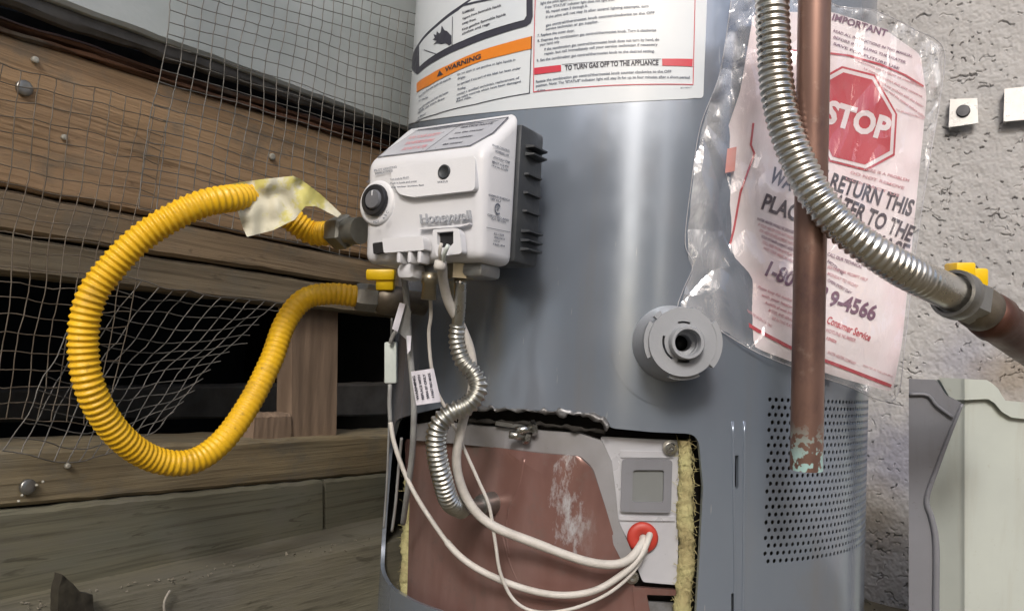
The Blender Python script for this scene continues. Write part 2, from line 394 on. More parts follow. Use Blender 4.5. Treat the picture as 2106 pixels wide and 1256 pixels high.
def copper_mat():
    m, t, b = newmat('aged_copper'); v = mapping(t, 0, (1, 1, .3)); vf = mapping(t)
    c = ramp(t, noise(t, v, 14, 5), [(.3, (.17, .095, .075)), (.55, (.27, .165, .135)), (.75, (.32, .21, .175))])
    c = mix(t, ramp(t, noise(t, mapping(t, 0, (1, 1, .5)), 16, 6, .7), [(.50, 0.0), (.64, .75)]), c, (.12, .075, .075))
    c = mix(t, ramp(t, noise(t, vf, 55, 5, .7), [(.60, 0.0), (.72, .5)]), c, (.36, .27, .23))
    s = t.nodes.new('ShaderNodeSeparateXYZ'); g = t.nodes.new('ShaderNodeNewGeometry'); t.links.new(g.outputs['Position'], s.inputs[0])
    z0 = at(1658, 962, .57).z
    mr = t.nodes.new('ShaderNodeMapRange'); mr.inputs[1].default_value = z0+.034; mr.inputs[2].default_value = z0+.006
    t.links.new(s.outputs[2], mr.inputs[0])
    mu = t.nodes.new('ShaderNodeMath'); mu.operation = 'MULTIPLY'; t.links.new(mr.outputs[0], mu.inputs[0])
    t.links.new(ramp(t, noise(t, vf, 150, 3, .5), [(.50, 0.0), (.53, 1.0)]), mu.inputs[1])
    t.links.new(mix(t, mu.outputs[0], c, (.30, .46, .45)), b.inputs['Base Color'])
    inv = t.nodes.new('ShaderNodeMath'); inv.operation = 'MULTIPLY_ADD'; inv.inputs[1].default_value = -.7; inv.inputs[2].default_value = .7
    t.links.new(mu.outputs[0], inv.inputs[0]); t.links.new(inv.outputs[0], b.inputs['Metallic'])
    t.links.new(ramp(t, noise(t, v, 40, 4), [(.3, .34), (.7, .5)]), b.inputs['Roughness']); return m
M['copper'] = copper_mat()
M['copper_red'] = simple('red_copper', (.15, .07, .05), (.09, .042, .032), 30, .45, .6)
def tag_mat():
    m, t, b = newmat('stained_tag'); v = mapping(t)
    setc(t, b, mix(t, ramp(t, noise(t, v, 34, 5, .7), [(.47, 0.0), (.56, 1.0)]), (.54, .52, .41), (.52, .48, .15)))
    b.inputs['Roughness'].default_value = .7; bump(t, b, noise(t, v, 60, 4), .5, .002); return m
M['tag'] = tag_mat()
def stucco_mat():
    m, t, b = newmat('stucco_paint'); v = mapping(t)
    c = ramp(t, noise(t, v, 8, 5), [(.3, (.355, .352, .355)), (.7, (.43, .425, .425))])
    c = mix(t, ramp(t, noise(t, v, 130, 3), [(.45, 0.0), (.7, .25)]), c, (.36, .33, .31))
    # bluish and brown stains low on the wall, each with its own ragged shape
    g = t.nodes.new('ShaderNodeNewGeometry'); 
    def blob(px, rad, col, amt, c):
        p = onstuc(*px); d = t.nodes.new('ShaderNodeVectorMath'); d.operation = 'DISTANCE'; d.inputs[1].default_value = p
        t.links.new(g.outputs['Position'], d.inputs[0])
        n = noise(t, v, 22, 5, .65); s = t.nodes.new('ShaderNodeMath'); s.operation = 'MULTIPLY_ADD'; s.inputs[1].default_value = rad*1.6
        t.links.new(n, s.inputs[0]); t.links.new(d.outputs['Value'], s.inputs[2])
        r = t.nodes.new('ShaderNodeMapRange'); r.inputs[1].default_value = rad*2.0; r.inputs[2].default_value = rad*1.1; r.inputs[4].default_value = amt
        t.links.new(s.outputs[0], r.inputs[0]); return mix(t, r.outputs[0], c, col)
    c = blob((1860, 940), .065, (.16, .165, .225), .7, c)
    c = blob((1990, 735), .05, (.24, .245, .31), .5, c)
    c = blob((1790, 1060), .05, (.20, .17, .13), .7, c)
    c = blob((2080, 770), .04, (.22, .17, .11), .6, c)
    setc(t, b, c); b.inputs['Roughness'].default_value = .8; b.inputs['Specular IOR Level'].default_value = .3
    bump(t, b, noise(t, v, 400, 4), .35, .001); return m
M['stucco'] = stucco_mat()
def film_mat():
    m, t, b = newmat('clear_film'); v = mapping(t, .5, (1, 1, .55)); out = t.nodes['Material Output']
    b.inputs['Base Color'].default_value = (.86, .87, .90, 1); b.inputs['Roughness'].default_value = .10; b.inputs['Specular IOR Level'].default_value = .8
    vo = t.nodes.new('ShaderNodeTexVoronoi'); vo.feature = 'DISTANCE_TO_EDGE'; vo.inputs['Scale'].default_value = 26
    wv = t.nodes.new('ShaderNodeVectorMath'); wv.operation = 'MULTIPLY_ADD'; wv.inputs[1].default_value = (.03, .03, .03)
    nn = t.nodes.new('ShaderNodeTexNoise'); nn.inputs['Scale'].default_value = 18; t.links.new(v, nn.inputs['Vector'])
    t.links.new(nn.outputs['Color'], wv.inputs[0]); t.links.new(v, wv.inputs[2]); t.links.new(wv.outputs[0], vo.inputs['Vector'])
    ad = t.nodes.new('ShaderNodeMath'); ad.operation = 'MULTIPLY_ADD'; ad.inputs[1].default_value = .8
    t.links.new(ramp(t, vo.outputs['Distance'], [(0, 0.0), (.22, 1.0)]), ad.inputs[0]); t.links.new(noise(t, v, 22, 4, .6, .5), ad.inputs[2])
    bump(t, b, ad.outputs[0], .9, .006)
    tr = t.nodes.new('ShaderNodeBsdfTransparent'); tr.inputs[0].default_value = (.98, .98, .985, 1)
    gl = t.nodes.new('ShaderNodeBsdfGlossy'); gl.inputs['Roughness'].default_value = .12; gl.inputs['Color'].default_value = (.9, .93, 1, 1)
    t.links.new(b.inputs['Normal'].links[0].from_socket, gl.inputs['Normal'])
    m0 = t.nodes.new('ShaderNodeMixShader'); m0.inputs[0].default_value = .07; t.links.new(tr.outputs[0], m0.inputs[1]); t.links.new(gl.outputs[0], m0.inputs[2])
    ms = t.nodes.new('ShaderNodeMixShader'); at_ = t.nodes.new('ShaderNodeAttribute'); at_.attribute_name = 'crumple'
    mu = t.nodes.new('ShaderNodeMath'); mu.operation = 'MULTIPLY'; t.links.new(at_.outputs['Fac'], mu.inputs[0])
    t.links.new(ramp(t, noise(t, v, 24, 5, .65, .8), [(.30, .25), (.55, .55), (.72, 1.0)]), mu.inputs[1])
    t.links.new(mu.outputs[0], ms.inputs[0]); t.links.new(m0.outputs[0], ms.inputs[1]); t.links.new(b.outputs[0], ms.inputs[2]); t.links.new(ms.outputs[0], out.inputs[0]); return m
M['film'] = film_mat()

# ================================================================== SETTING
def fx(a): return math.copysign(abs(a)**2.2, a)
g = MB(); n = 120; gv = []
for j in range(n+1):
    for i in range(n+1):
        u, v = (i/n*2-1), (j/n*2-1)
        x, y = AX.x+fx(u)*30, .9+fx(v)*30
        d = math.hypot(x-AX.x, y-.9)
        z = .010*(mn.fractal(Vector((x*9, y*9, 1)), .8, 2.1, 5)) if d < 2 else 0
        gv.append((x, y, z*1.2))
g.add(gv, [(j*(n+1)+i, j*(n+1)+i+1, (j+1)*(n+1)+i+1, (j+1)*(n+1)+i) for j in range(n) for i in range(n)])
tag(g.build('ground', M['soil'], None, (AX.x, .9, 0)), kind='structure')

# ---- wooden house wall on the left
wl = thing('house_wall', onwall(300, 900).xy.to_3d(), 'weathered timber house wall with grey painted siding above an open dark crawlspace', 'wall')
def plank(name, tl, tr, br, bl, off, thick, mat, rough=.0015, bev=.003, parent=None, label=None):
    """a board lying on the wall: four picture corners projected on the wall plane, uneven edges, real thickness"""
    P = [onwall(*p, off) for p in (tl, tr, br, bl)]
    n = 60; mb = MB(); sd_ = random.random()*50
    rows = []
    for k, (s, dep) in enumerate(((0, thick), (0, bev), (bev, 0), (.25, 0), (.5, 0), (.75, 0), (-bev, 0), (-0.0, bev), (0, thick))):
        row = []
        for i in range(n+1):
            t = i/n; a = P[0].lerp(P[1], t); b = P[3].lerp(P[2], t); h = (a-b).length
            j1 = rough*mn.noise(Vector((t*30, sd_, 0))); j2 = rough*mn.noise(Vector((t*30, sd_+9, 0)))
            if k < 3: q = a.lerp(b, (s if k == 2 else 0)/h if k == 2 else 0)+Vector((0, 0, j1))
            elif k > 5: q = b.lerp(a, (bev if k == 6 else 0)/h)+Vector((0, 0, j2))
            else: q = a.lerp(b, s)
            w = rough*.7*mn.noise(Vector((t*8, s*3, sd_))) if 2 <= k <= 6 else 0
            row.append(q-WN*(dep-w))
        rows.append(row)
    v = [p for r_ in rows for p in r_]; m = n+1
    f = [(k*m+i, (k+1)*m+i, (k+1)*m+i+1, k*m+i+1) for k in range(len(rows)-1) for i in range(n)]
    f += [tuple(k*m for k in range(len(rows)))[::-1], tuple(k*m+n for k in range(len(rows)))]
    f += [(i, i+1, (len(rows)-1)*m+i+1, (len(rows)-1)*m+i) for i in range(n)]
    mb.add(v, f); return mb.build(name, mat, wl if parent is None else parent, label=label, angle=35)
L_ = lambda y0, y1, x, X=700.0: y0+(y1-y0)*x/X           # linear y at x, from y0 at x=0 to y1 at x=700
def band(name, t0, t1, b0, b1, off, thick, mat, x0=-420, x1=1060, **k):
    return plank(name, (x0, L_(t0, t1, x0)), (x1, L_(t0, t1, x1)), (x1, L_(b0, b1, x1)), (x0, L_(b0, b1, x0)), off, thick, mat, **k)
band('siding', -700, -330, -42, 216, .022, .012, M['siding'], x0=-420)
band('flashing', -41, 217, 6, 236, .014, .01, M['flashing'], rough=.003)
band('trim_strip', 34, 256, 50, 268, .000, .02, M['strip_wood'], rough=.003)
band('trim_strip', 53, 271, 64, 279, .004, .02, M['strip_wood'], rough=.003)
band('shadow_backing', 6, 236, 64, 282, -.018, .01, M['black_gap'])  # black board paints in the shadow band below the flashing
band('rim_joist', 65, 281, 381, 519, .000, .038, M['rim_wood'])
band('joist_board', 387, 524, 473, 580, -.003, .036, M['plank_wood'])
band('joist_board', 479, 586, 561, 640, -.006, .034, M['plank_low'])
band('sill_beam', 926, 899, 1044, 981, .000, .09, M['sill_wood'])
def quad_board(name, a, b, c, d, off, thick, mat, **k): return plank(name, a, b, c, d, off, thick, mat, **k)
quad_board('skirt_board', (-420, 1093), (664, 987), (664, 1125), (-420, 1420), .006, .03, M['skirt_wood'])
quad_board('skirt_board', (670, 986), (1040, 952), (1040, 1080), (670, 1125), .003, .03, M['skirt_wood'])
quad_board('post', (602, 628), (695, 628), (691, 922), (598, 919), -.022, .022, M['post_wood'])
quad_board('cripple_block', (524, 852), (600, 850), (598, 916), (520, 918), -.018, .025, M['post_wood'])
# nail heads and daubs of paint on the boards
for (x, y, r, off, m) in ((48, 182, .0052, .002, 'zinc'), (558, 323, .0030, .002, 'paint_spot'), (70, 124, .0022, .002, 'paint_spot'), (130, 283, .0020, .002, 'paint_spot'), (55, 1000, .0050, .003, 'zinc'), (137, 957, .0018, .003, 'paint_spot')):
    mb = MB(); lathe(mb, onwall(x, y, off-.002), WN, [(r*1.2, 0), (r*1.2, .0022), (r*1.05, .0029), (r*.4, .0031), (0, .0030)], 12)
    mb.build('nail_head', M[m], wl)
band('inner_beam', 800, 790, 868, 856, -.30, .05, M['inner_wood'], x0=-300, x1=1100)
mb = MB()
for x, y in ((38, 1030), (45, 1018), (88, 990), (75, 997), (292, 1182), (265, 1205), (275, 1214), (330, 1150), (355, 1148)):
    lathe(mb, onwall(x, y, .004), WN, [(.0012, 0), (.0009, .001), (0, .0014)], 7)
o = mb.build('paint_specks', M['paint_spot'], wl); o['kind'] = 'stuff'
# footing ledge under the boards
zl = onwall(560, 1112, .006).z
ft = MB(); fp = []
for i in range(61):
    t = i/60
    a = onwall(-420+1460*t, 0, -.02); a.z = zl
    x = -420+1460*t; yf = 1203+(1126-1203)*(x-372)/398
    b = onz(x, yf, zl); b = a+(WN*max(.02, (b-a).dot(WN))) + Vector((0, 0, .002*mn.noise(Vector((t*20, 0, 0)))))
    fp.append((a, b, Vector((b.x, b.y, -.02))+WN*.006))
v = [p for r_ in fp for p in r_]
ft.add(v, [(i*3+k, i*3+k+1, i*3+k+4, i*3+k+3) for i in range(60) for k in range(2)])
ft.build('footing', M['footing'], wl, angle=30)
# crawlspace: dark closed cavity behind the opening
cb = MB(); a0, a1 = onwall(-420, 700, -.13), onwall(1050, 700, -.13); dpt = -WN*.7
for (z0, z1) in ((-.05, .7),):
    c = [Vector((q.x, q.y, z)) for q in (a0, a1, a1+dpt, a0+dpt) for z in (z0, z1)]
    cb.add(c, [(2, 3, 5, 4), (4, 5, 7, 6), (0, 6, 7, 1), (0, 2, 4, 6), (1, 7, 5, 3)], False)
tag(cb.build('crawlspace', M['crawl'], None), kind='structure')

# ---- stucco wall
def vnoise(nx, ny, cx, cy):
    gx, gy = int(cx)+3, int(cy)+3; G = rng.random((gy, gx)); X = np.linspace(0, cx, nx); Y = np.linspace(0, cy, ny)
    xi, yi = X.astype(int), Y.astype(int); fx_, fy_ = X-xi, Y-yi; fx_ = fx_*fx_*(3-2*fx_); fy_ = fy_*fy_*(3-2*fy_)
    A_ = G[np.ix_(yi, xi)]; B_ = G[np.ix_(yi, xi+1)]; C_ = G[np.ix_(yi+1, xi)]; D_ = G[np.ix_(yi+1, xi+1)]
    return (A_*(1-fx_)+B_*fx_)*(1-fy_)[:, None]+(C_*(1-fx_)+D_*fx_)*fy_[:, None]
def stucco(u0, u1, z0, z1, nx, ny):
    w, h = u1-u0, z1-z0
    hgt = .0007*(vnoise(nx, ny, w/.0028, h/.0028)-.5)+.0010*(vnoise(nx, ny, w/.03, h/.03)-.5)+.0012*(vnoise(nx, ny, w/.011, h/.011)-.5)+.0007*(vnoise(nx, ny, w/.005, h/.005)-.5)
    X = np.linspace(u0, u1, nx); Y = np.linspace(z0, z1, ny); pit = np.zeros((ny, nx))
    dens = vnoise(nx, ny, w/.05, h/.05)
    for k in range(int(w*h*8500)):
        cx, cy = rng.uniform(u0, u1), rng.uniform(z0, z1)
        if rng.random() > 1.6*dens[min(ny-1, int((cy-z0)/h*ny)), min(nx-1, int((cx-u0)/w*nx))]-.15: continue
        ang = rng.normal(.05, .38)+(0 if rng.random() < .82 else 1.1)
        L = rng.choice([.0015, .004, .008, .014], p=[.45, .3, .17, .08])*rng.uniform(.7, 1.3); wd_ = rng.uniform(.0005, .00095); dep = rng.uniform(.2, 1)**1.2
        pad = L+.006; i0, i1 = np.searchsorted(X, [cx-pad, cx+pad]); j0, j1 = np.searchsorted(Y, [cy-pad, cy+pad])
        if i1 <= i0 or j1 <= j0: continue
        dx = X[None, i0:i1]-cx; dy = Y[j0:j1, None]-cy
        a_ = dx*math.cos(ang)+dy*math.sin(ang); b_ = -dx*math.sin(ang)+dy*math.cos(ang)
        b_ = b_-.12*L*np.sin(a_/L*rng.uniform(2, 7)+rng.uniform(0, 6))-.0004*np.sin(a_/.0011+rng.uniform(0, 6)); e_ = np.maximum(np.abs(a_)-L/2, 0)
        pit[j0:j1, i0:i1] = np.maximum(pit[j0:j1, i0:i1], dep*np.exp(-((b_**2+e_**2)/(wd_**2))**1.6))
    hgt -= .0048*pit
    o = SN*SC
    XX, YY = np.meshgrid(X, Y)
    co = np.empty((ny*nx, 3)); q = SN
    co[:, 0] = (o.x+SD.x*XX+q.x*hgt).ravel(); co[:, 1] = (o.y+SD.y*XX+q.y*hgt).ravel(); co[:, 2] = YY.ravel()
    c = co.mean(0); co -= c
    idx = np.arange(nx*ny).reshape(ny, nx); f = np.stack([idx[:-1, :-1], idx[:-1, 1:], idx[1:, 1:], idx[1:, :-1]], -1).reshape(-1, 4)
    me = bpy.data.meshes.new('stucco_wall'); me.vertices.add(nx*ny); me.vertices.foreach_set('co', co.ravel())
    me.loops.add(f.size); me.loops.foreach_set('vertex_index', f.ravel()); me.polygons.add(len(f))
    me.polygons.foreach_set('loop_start', np.arange(0, f.size, 4)); me.polygons.foreach_set('loop_total', np.full(len(f), 4))
    me.polygons.foreach_set('use_smooth', np.ones(len(f), bool)); me.update(); me.validate()
    me.materials.append(M['stucco']); return me, Vector(c)
def su(x, y): p = onstuc(x, y); return p.dot(SD), p.z
u_l, u_r = su(1680, 600)[0], su(2160, 600)[0]
me, c = stucco(u_l, u_r, -.02, su(1900, -60)[1], 740, 980)
sw = bpy.data.objects.new('stucco_wall', me); link(sw, c)
tag(sw, 'pale grey stucco wall pitted with short dark cracks behind the tank', 'wall')
mb = MB()                                            # the rest of the same wall, out of the frame
for (ua, ub, za, zb) in ((-.35, u_l, -.02, 2.4), (u_r, u_r+2.5, -.02, 2.4), (u_l, u_r, su(1900, -60)[1], 2.4)):
    o_ = SN*SC; p = [o_+SD*ua+Vector((0, 0, za)), o_+SD*ub+Vector((0, 0, za)), o_+SD*ub+Vector((0, 0, zb)), o_+SD*ua+Vector((0, 0, zb))]
    mb.add(p, [(0, 1, 2, 3)], False)
mb.build('wall_extension', M['stucco'], sw)

# the rest of the house above, and added unseen screens behind the camera, gapped to streak the tank
mb = MB(); a_, b_ = onwall(-420, 0, .022), onwall(1060, 0, .022); z1 = onwall(300, -560, .022).z
def uprect(mb, p, q, z0, z1, th, n):
    p, q = Vector((p.x, p.y, 0)), Vector((q.x, q.y, 0)); box(mb, p+Vector((0, 0, z0)), q-p, -n*th, Vector((0, 0, z1-z0)))
uprect(mb, a_-WD*2.5, b_+WD*.3, .95, 2.5, .02, WN); uprect(mb, a_-WD*2.5, a_, -.02, .95, .02, WN)
mb.build('wall_extension', M['siding'], wl)
mb = MB(); box(mb, (a_-WD*2.5).xy.to_3d()+Vector((0, 0, 2.5))-WN*.3, WD*4.6, WN*.75, Vector((0, 0, .12))); mb.build('eave', M['siding'], wl)
for k, (xa, xb) in enumerate(((-6, -.56), (-.16, .52), (.66, 6))):
    mb = MB(); box(mb, (xa, -3.2, 0), (xb-xa, 0, 0), (0, .08, 0), (0, 0, 1.9)); tag(mb.build('added_sky_screen', M['sky_screen'], None), kind='structure')

# ================================================================== WATER HEATER
wh = thing('water_heater', (AX.x, AX.y, 0), 'grey cylindrical gas water heater with its lower burner door uncovered', 'water heater')
ZB, ZT = .02, 1.25
full = math.pi*R
cut = roundpoly([(815, 862), (905, 838), (966, 836), (1100, 843), (1222, 852), (1258, 880), (1340, 888), (1436, 892), (1446, 1000), (1440, 1120), (1432, 1256), (1428, 1420), (1100, 1420), (905, 1256), (850, 1236), (800, 1206), (782, 1172), (786, 1080), (799, 930)],
                [10, 10, 0, 0, 6, 10, 0, 26, 0, 0, 0, 12, 12, 0, 20, 20, 20, 0, 0])
cut2 = cpts(cut)
for i, p in enumerate(cut2):                          # keep the left lip just short of the silhouette
    cut2[i] = (max(p[0], -1.262*R), max(p[1], .045))
pf0, pf1 = uncyl(1572, 985)[0], 1.36
pz1, pz0 = .2665, .131
pan = [(pf0*R, pz0), (pf1*R, pz0), (pf1*R, pz1), (pf0*R, pz1)]
slots = [roundpoly(cpts([(1512, 936), (1519, 936), (1519, 1000), (1515, 1006), (1511, 1000)]), 0), cpts([(1504, 1220), (1511, 1218), (1511, 1290), (1504, 1290)])]
sh = MB(); sheet(sh, [(-full, ZB), (full-.0001, ZB), (full-.0001, ZT), (-full, ZT)], [cut2, pan]+slots, cylmap(R), .004, False, stepx=.0065)
sh.build('jacket', M['tank'], wh, (AX.x, AX.y, ZB), normals=None, angle=50)
mb = MB(); v, f = [], []                              # perforated vent panel: real octagonal holes
rows, pitch = 21, None
hp = (pz1-pz0)/22.6; cw = hp*1.06; ncol = int((pf1-pf0)*R/cw)
rad_ = hp*.315
def cell(mb, cx, cy, w, h, r):
    co = [(-w/2, -h/2), (0, -h/2), (w/2, -h/2), (w/2, 0), (w/2, h/2), (0, h/2), (-w/2, h/2), (-w/2, 0)]
    an = [225, 270, 315, 0, 45, 90, 135, 180]
    ii = [(r*math.cos(math.radians(q)), r*math.sin(math.radians(q))) for q in an]
    V = [cyl((cx+p[0])/R, cy+p[1], R) for p in co]+[cyl((cx+p[0])/R, cy+p[1], R) for p in ii]+[cyl((cx+p[0])/R, cy+p[1], R-.0008) for p in ii]
    mb.add(V, [(k, (k+1) % 8, 8+(k+1) % 8, 8+k) for k in range(8)]+[(8+k, 8+(k+1) % 8, 16+(k+1) % 8, 16+k) for k in range(8)], False)
def flat(mb, s0, s1, z0, z1):
    k = max(1, round((s1-s0)/(cw*.5))); V = []
    for i in range(k+1):
        s = s0+(s1-s0)*i/k; V += [cyl(s/R, z0), cyl(s/R, z1)]
    mb.add(V, [(2*i, 2*i+2, 2*i+3, 2*i+1) for i in range(k)], True)
rowh = (pz1-pz0)/22
for j in range(22):
    y = pz0+rowh*(j+.5); s = pf0*R; sh_ = 0 if j % 2 else cw*.5
    if sh_: flat(mb, s, s+sh_, y-rowh/2, y+rowh/2)
    k = 0
    while s+sh_+cw*(k+1) < pf1*R-.012 and k < 60:
        cell(mb, s+sh_+cw*(k+.5), y, cw, rowh, rad_); k += 1
    flat(mb, s+sh_+cw*k, pf1*R, y-rowh/2, y+rowh/2)
mb.build('perforated_panel', M['tank'], wh, normals=cnorm)
mb = MB(); lathe(mb, (AX.x, AX.y, ZB+.01), (0, 0, 1), [(R-.03, 0), (R-.03, ZT-.03-ZB)], 64); mb.build('inner_tank', M['tank_dark'], wh)
mb = MB(); lathe(mb, (AX.x, AX.y, 0), (0, 0, 1), [(R-.004, .001), (R+.003, .002), (R+.004, .018), (R+.001, .0205)], 96); mb.build('base_ring', M['tank'], wh)
mb = MB(); lathe(mb, (AX.x, AX.y, 0), (0, 0, 1), [(R+.002, ZT-.01), (R+.002, ZT+.004), (R-.02, ZT+.012), (.06, ZT+.02), (.05, ZT+.10), (0, ZT+.10)], 96); mb.build('top_cap', M['tank'], wh)
# two raised seams beside the vent
for pts in ([(1507, 866), (1511, 1256), (1500, 1330)], [(1531, 866), (1528, 1256), (1524, 1330)]):
    path = [oncyl(x, y, .0002) for x, y in pts]; mb = MB(); tube(mb, path, .0011, 8, .01); mb.build('seam_ridge', M['tank'], wh)
# lower cavity: burner door, gasket, plate, insulation, foil
def dome(s, z):
    return .016*math.exp(-((s+.06)/.055)**2)*min(1, max(0, (.235-z)/.03))
mb = MB(); cpoly(mb, roundpoly([(832, 902), (905, 905), (1040, 920), (1195, 935), (1222, 962), (1246, 1040), (1272, 1130), (1300, 1185), (1312, 1235), (1316, 1400), (830, 1400), (838, 1200), (842, 1040)], 8), R-.016, .006, bulge=dome)
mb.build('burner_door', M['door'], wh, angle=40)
for px in ([(1090, 940), (1082, 985), (1060, 1040), (1052, 1090), (1060, 1140)], [(1045, 1100), (1060, 1150), (1082, 1195)]):   # pressed creases
    mb = MB(); pp = []
    for x, y in px:
        ph, z = uncyl(x, y, R-.014); pp.append(cyl(ph, z, R-.0178+dome(ph*R, z)))
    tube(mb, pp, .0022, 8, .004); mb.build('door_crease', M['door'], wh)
mb = MB(); pp = []
blot = []
for k in range(40):
    a_ = 2*math.pi*k/40; rr = 1+.28*mn.noise(Vector((math.cos(a_)*2, math.sin(a_)*2, 3)))
    blot.append((1168+24*rr*math.cos(a_), 1050+88*rr*math.sin(a_)))
None
mb = MB(); cpoly(mb, roundpoly([(852, 872), (900, 866), (1050, 880), (1190, 890), (1238, 906), (1258, 950), (1266, 1010), (1272, 1070), (1300, 1135), (1318, 1160), (1284, 1163), (1262, 1120), (1240, 1045), (1216, 958), (1195, 938), (1040, 922), (905, 908), (850, 905)], 5), R-.011, .008, bulge=lambda s, z: .0015*mn.noise(Vector((s*70, z*70, 0))))
mb.build('door_gasket', M['gasket'], wh, angle=40)
plate = roundpoly([(1234, 897), (1397, 905), (1397, 1000), (1393, 1202), (1322, 1196), (1304, 1150), (1296, 1120), (1268, 1062), (1262, 1000), (1252, 948)], 6)
mb = MB(); cpoly(mb, plate, R-.016, .004); mb.build('manifold_plate', M['plate_white'], wh, angle=40)
rp = R-.0155
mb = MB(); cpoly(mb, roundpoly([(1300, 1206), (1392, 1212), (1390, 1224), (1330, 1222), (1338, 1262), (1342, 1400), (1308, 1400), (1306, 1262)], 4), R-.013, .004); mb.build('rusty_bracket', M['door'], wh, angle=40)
mb = MB(); cpoly(mb, roundpoly([(1330, 1236), (1396, 1240), (1396, 1400), (1330, 1400)], 4), R-.019, .003); mb.build('lower_plate', M['foil'], wh, angle=40)
def fr(a0, b0, a1, b1, c=6): return roundpoly([(a0, b0), (a1, b0), (a1, b1), (a0, b1)], c)
mb = MB(); cpoly(mb, roundpoly([(1279, 944), (1383, 945), (1380, 1054), (1276, 1052)], 8), rp+.004, .005, [roundpoly([(1302, 966), (1366, 966), (1364, 1033), (1300, 1032)], 6)[::-1]]); sg = mb.build('sight_frame', M['panel_grey'], wh, angle=40)
mb = MB(); cpoly(mb, roundpoly([(1301, 965), (1367, 965), (1365, 1034), (1299, 1033)], 5), rp+.0015, .002); mb.build('sight_glass', M['glass_grey'], sg)
mb = MB(); cpoly(mb, [(1276, 926), (1386, 928), (1386, 941), (1276, 940)], rp+.001, .002); mb.build('sight_lip', M['plate_white'], wh)
mb = MB(); cpoly(mb, [(1274, 1060), (1388, 1062), (1388, 1071), (1274, 1069)], rp+.0012, .002); mb.build('sight_lip', M['plate_white'], wh)
gp = oncyl(1321, 1104, -.0155); gn = cnorm(gp)
mb = MB(); lathe(mb, gp, gn, [(.0122, 0), (.0125, .002), (.0108, .0038), (.004, .0042), (.003, .002)], 36); mb.build('grommet', M['grommet'], wh, label='round red rubber grommet with wires passing through')
for (x, y, r, ln) in ((1378, 920, .0042, .006), (1300, 1186, .0035, .006)):
    p = oncyl(x, y, -.013); mb = MB(); lathe(mb, p, cnorm(p), [(r*1.5, 0), (r*1.5, .001), (r, .0012), (r, ln*.6), (r*.8, ln*.75), (r*.3, ln*.75), (0, ln*.6)], 16); mb.build('screw', M['steel'], wh, angle=35)
for (x, y, x2, y2, r) in ((1078, 898, 1048, 893, .0032), (1092, 880, 1062, 886, .0036)):
    p, q = oncyl(x, y, -.004), oncyl(x2, y2, .004); mb = MB(); lathe(mb, p, q-p, [(r, 0), (r, (q-p).length)], 12); lathe(mb, p, q-p, [(r*1.8, -.004), (r*1.8, 0)], hexa=True); mb.build('bolt', M['steel'], wh)
mb = MB(); cpoly(mb, [(1020, 866), (1098, 876), (1096, 884), (1018, 874)], R-.006, .003); mb.build('clip_bracket', M['zinc'], wh)
def tuft(name, path, r0, mat):
    mb = MB(); pts = [oncyl(x, y, o) for x, y, o in path]; c_ = resample(catmull(pts), .002)[0]
    tube(mb, pts, lambda s, L: r0*(1+.22*mn.noise(Vector((s*38, r0*1e3, 0)))+.15*mn.noise(Vector((s*110, r0*1e3, 4)))), 22, .0016)
    for i, p in enumerate(mb.v):
        q = Vector((mn.noise(p*420), mn.noise(p*420+Vector((7, 0, 0))), mn.noise(p*420+Vector((0, 9, 0)))))
        mb.v[i] = p+q*.0016+Vector((mn.noise(p*130+Vector((3, 3, 3))), mn.noise(p*130), 0))*.0011
    o = mb.build(name, mat, wh); fb = MB()
    for k in range(420):                                # loose fibres
        p = random.choice(c_); a_ = random.uniform(0, 6.28); d_ = cnorm(p); t_ = d_.cross(GZ_)
        b_ = p+d_*r0*.8*abs(math.sin(a_))+t_*r0*1.0*math.cos(a_); q = Vector((random.gauss(0, .5), random.gauss(0, .5), random.gauss(0, 1.0))).normalized()*random.uniform(.003, .009)
        w = .00018; e_ = q.cross(d_).normalized()*w; m_ = b_+q*.5+d_*random.uniform(0, .0018)
        fb.add([b_-e_, b_+e_, m_+e_, m_-e_, b_+q+e_, b_+q-e_], [(0, 1, 2, 3), (3, 2, 4, 5)], False)
    f_ = fb.build('loose_fibres', mat, o); f_['kind'] = 'stuff'; return o
GZ_ = Vector((0, 0, 1))
tuft('insulation', [(1408, 905, -.014), (1410, 980, -.014), (1408, 1060, -.014), (1412, 1140, -.015), (1405, 1220, -.015), (1395, 1330, -.016)], .0064, M['insul'])
tuft('insulation', [(845, 985, -.020), (842, 1060, -.020), (838, 1140, -.02), (836, 1230, -.02), (840, 1330, -.02)], .006, M['insul'])
# torn foil along the top edge of the opening
mb = MB(); pts = [oncyl(x, y, -.001) for x, y in ((930, 838), (990, 838), (1060, 843), (1130, 847), (1190, 850), (1230, 858), (1252, 876))]
tube(mb, pts, lambda s, L: (.0014+.0020*(s/L)**2)*(1+.5*mn.noise(Vector((s*90, 3, 0)))), 12, .002)
for i, p in enumerate(mb.v): mb.v[i] = p+Vector((mn.noise(p*210), mn.noise(p*210+Vector((7, 0, 0))), 1.4*mn.noise(p*180+Vector((0, 9, 0)))))*.0022
mb.build('torn_foil', M['foil'], wh)
mb = MB(); pts = [oncyl(x, y, -.008) for x, y in ((960, 866), (1060, 868), (1150, 876), (1245, 888))]  # thin ragged black strip just below the foil
tube(mb, pts, lambda s, L: .0017*(1+.5*mn.noise(Vector((s*120, 8, 0)))), 12, .002)
for i, p in enumerate(mb.v): mb.v[i] = p+Vector((mn.noise(p*190), mn.noise(p*190+Vector((7, 0, 0))), mn.noise(p*160+Vector((0, 9, 0)))))*.0024
mb.build('torn_foil', M['black_gap'], wh, label='black insulation under the torn foil')

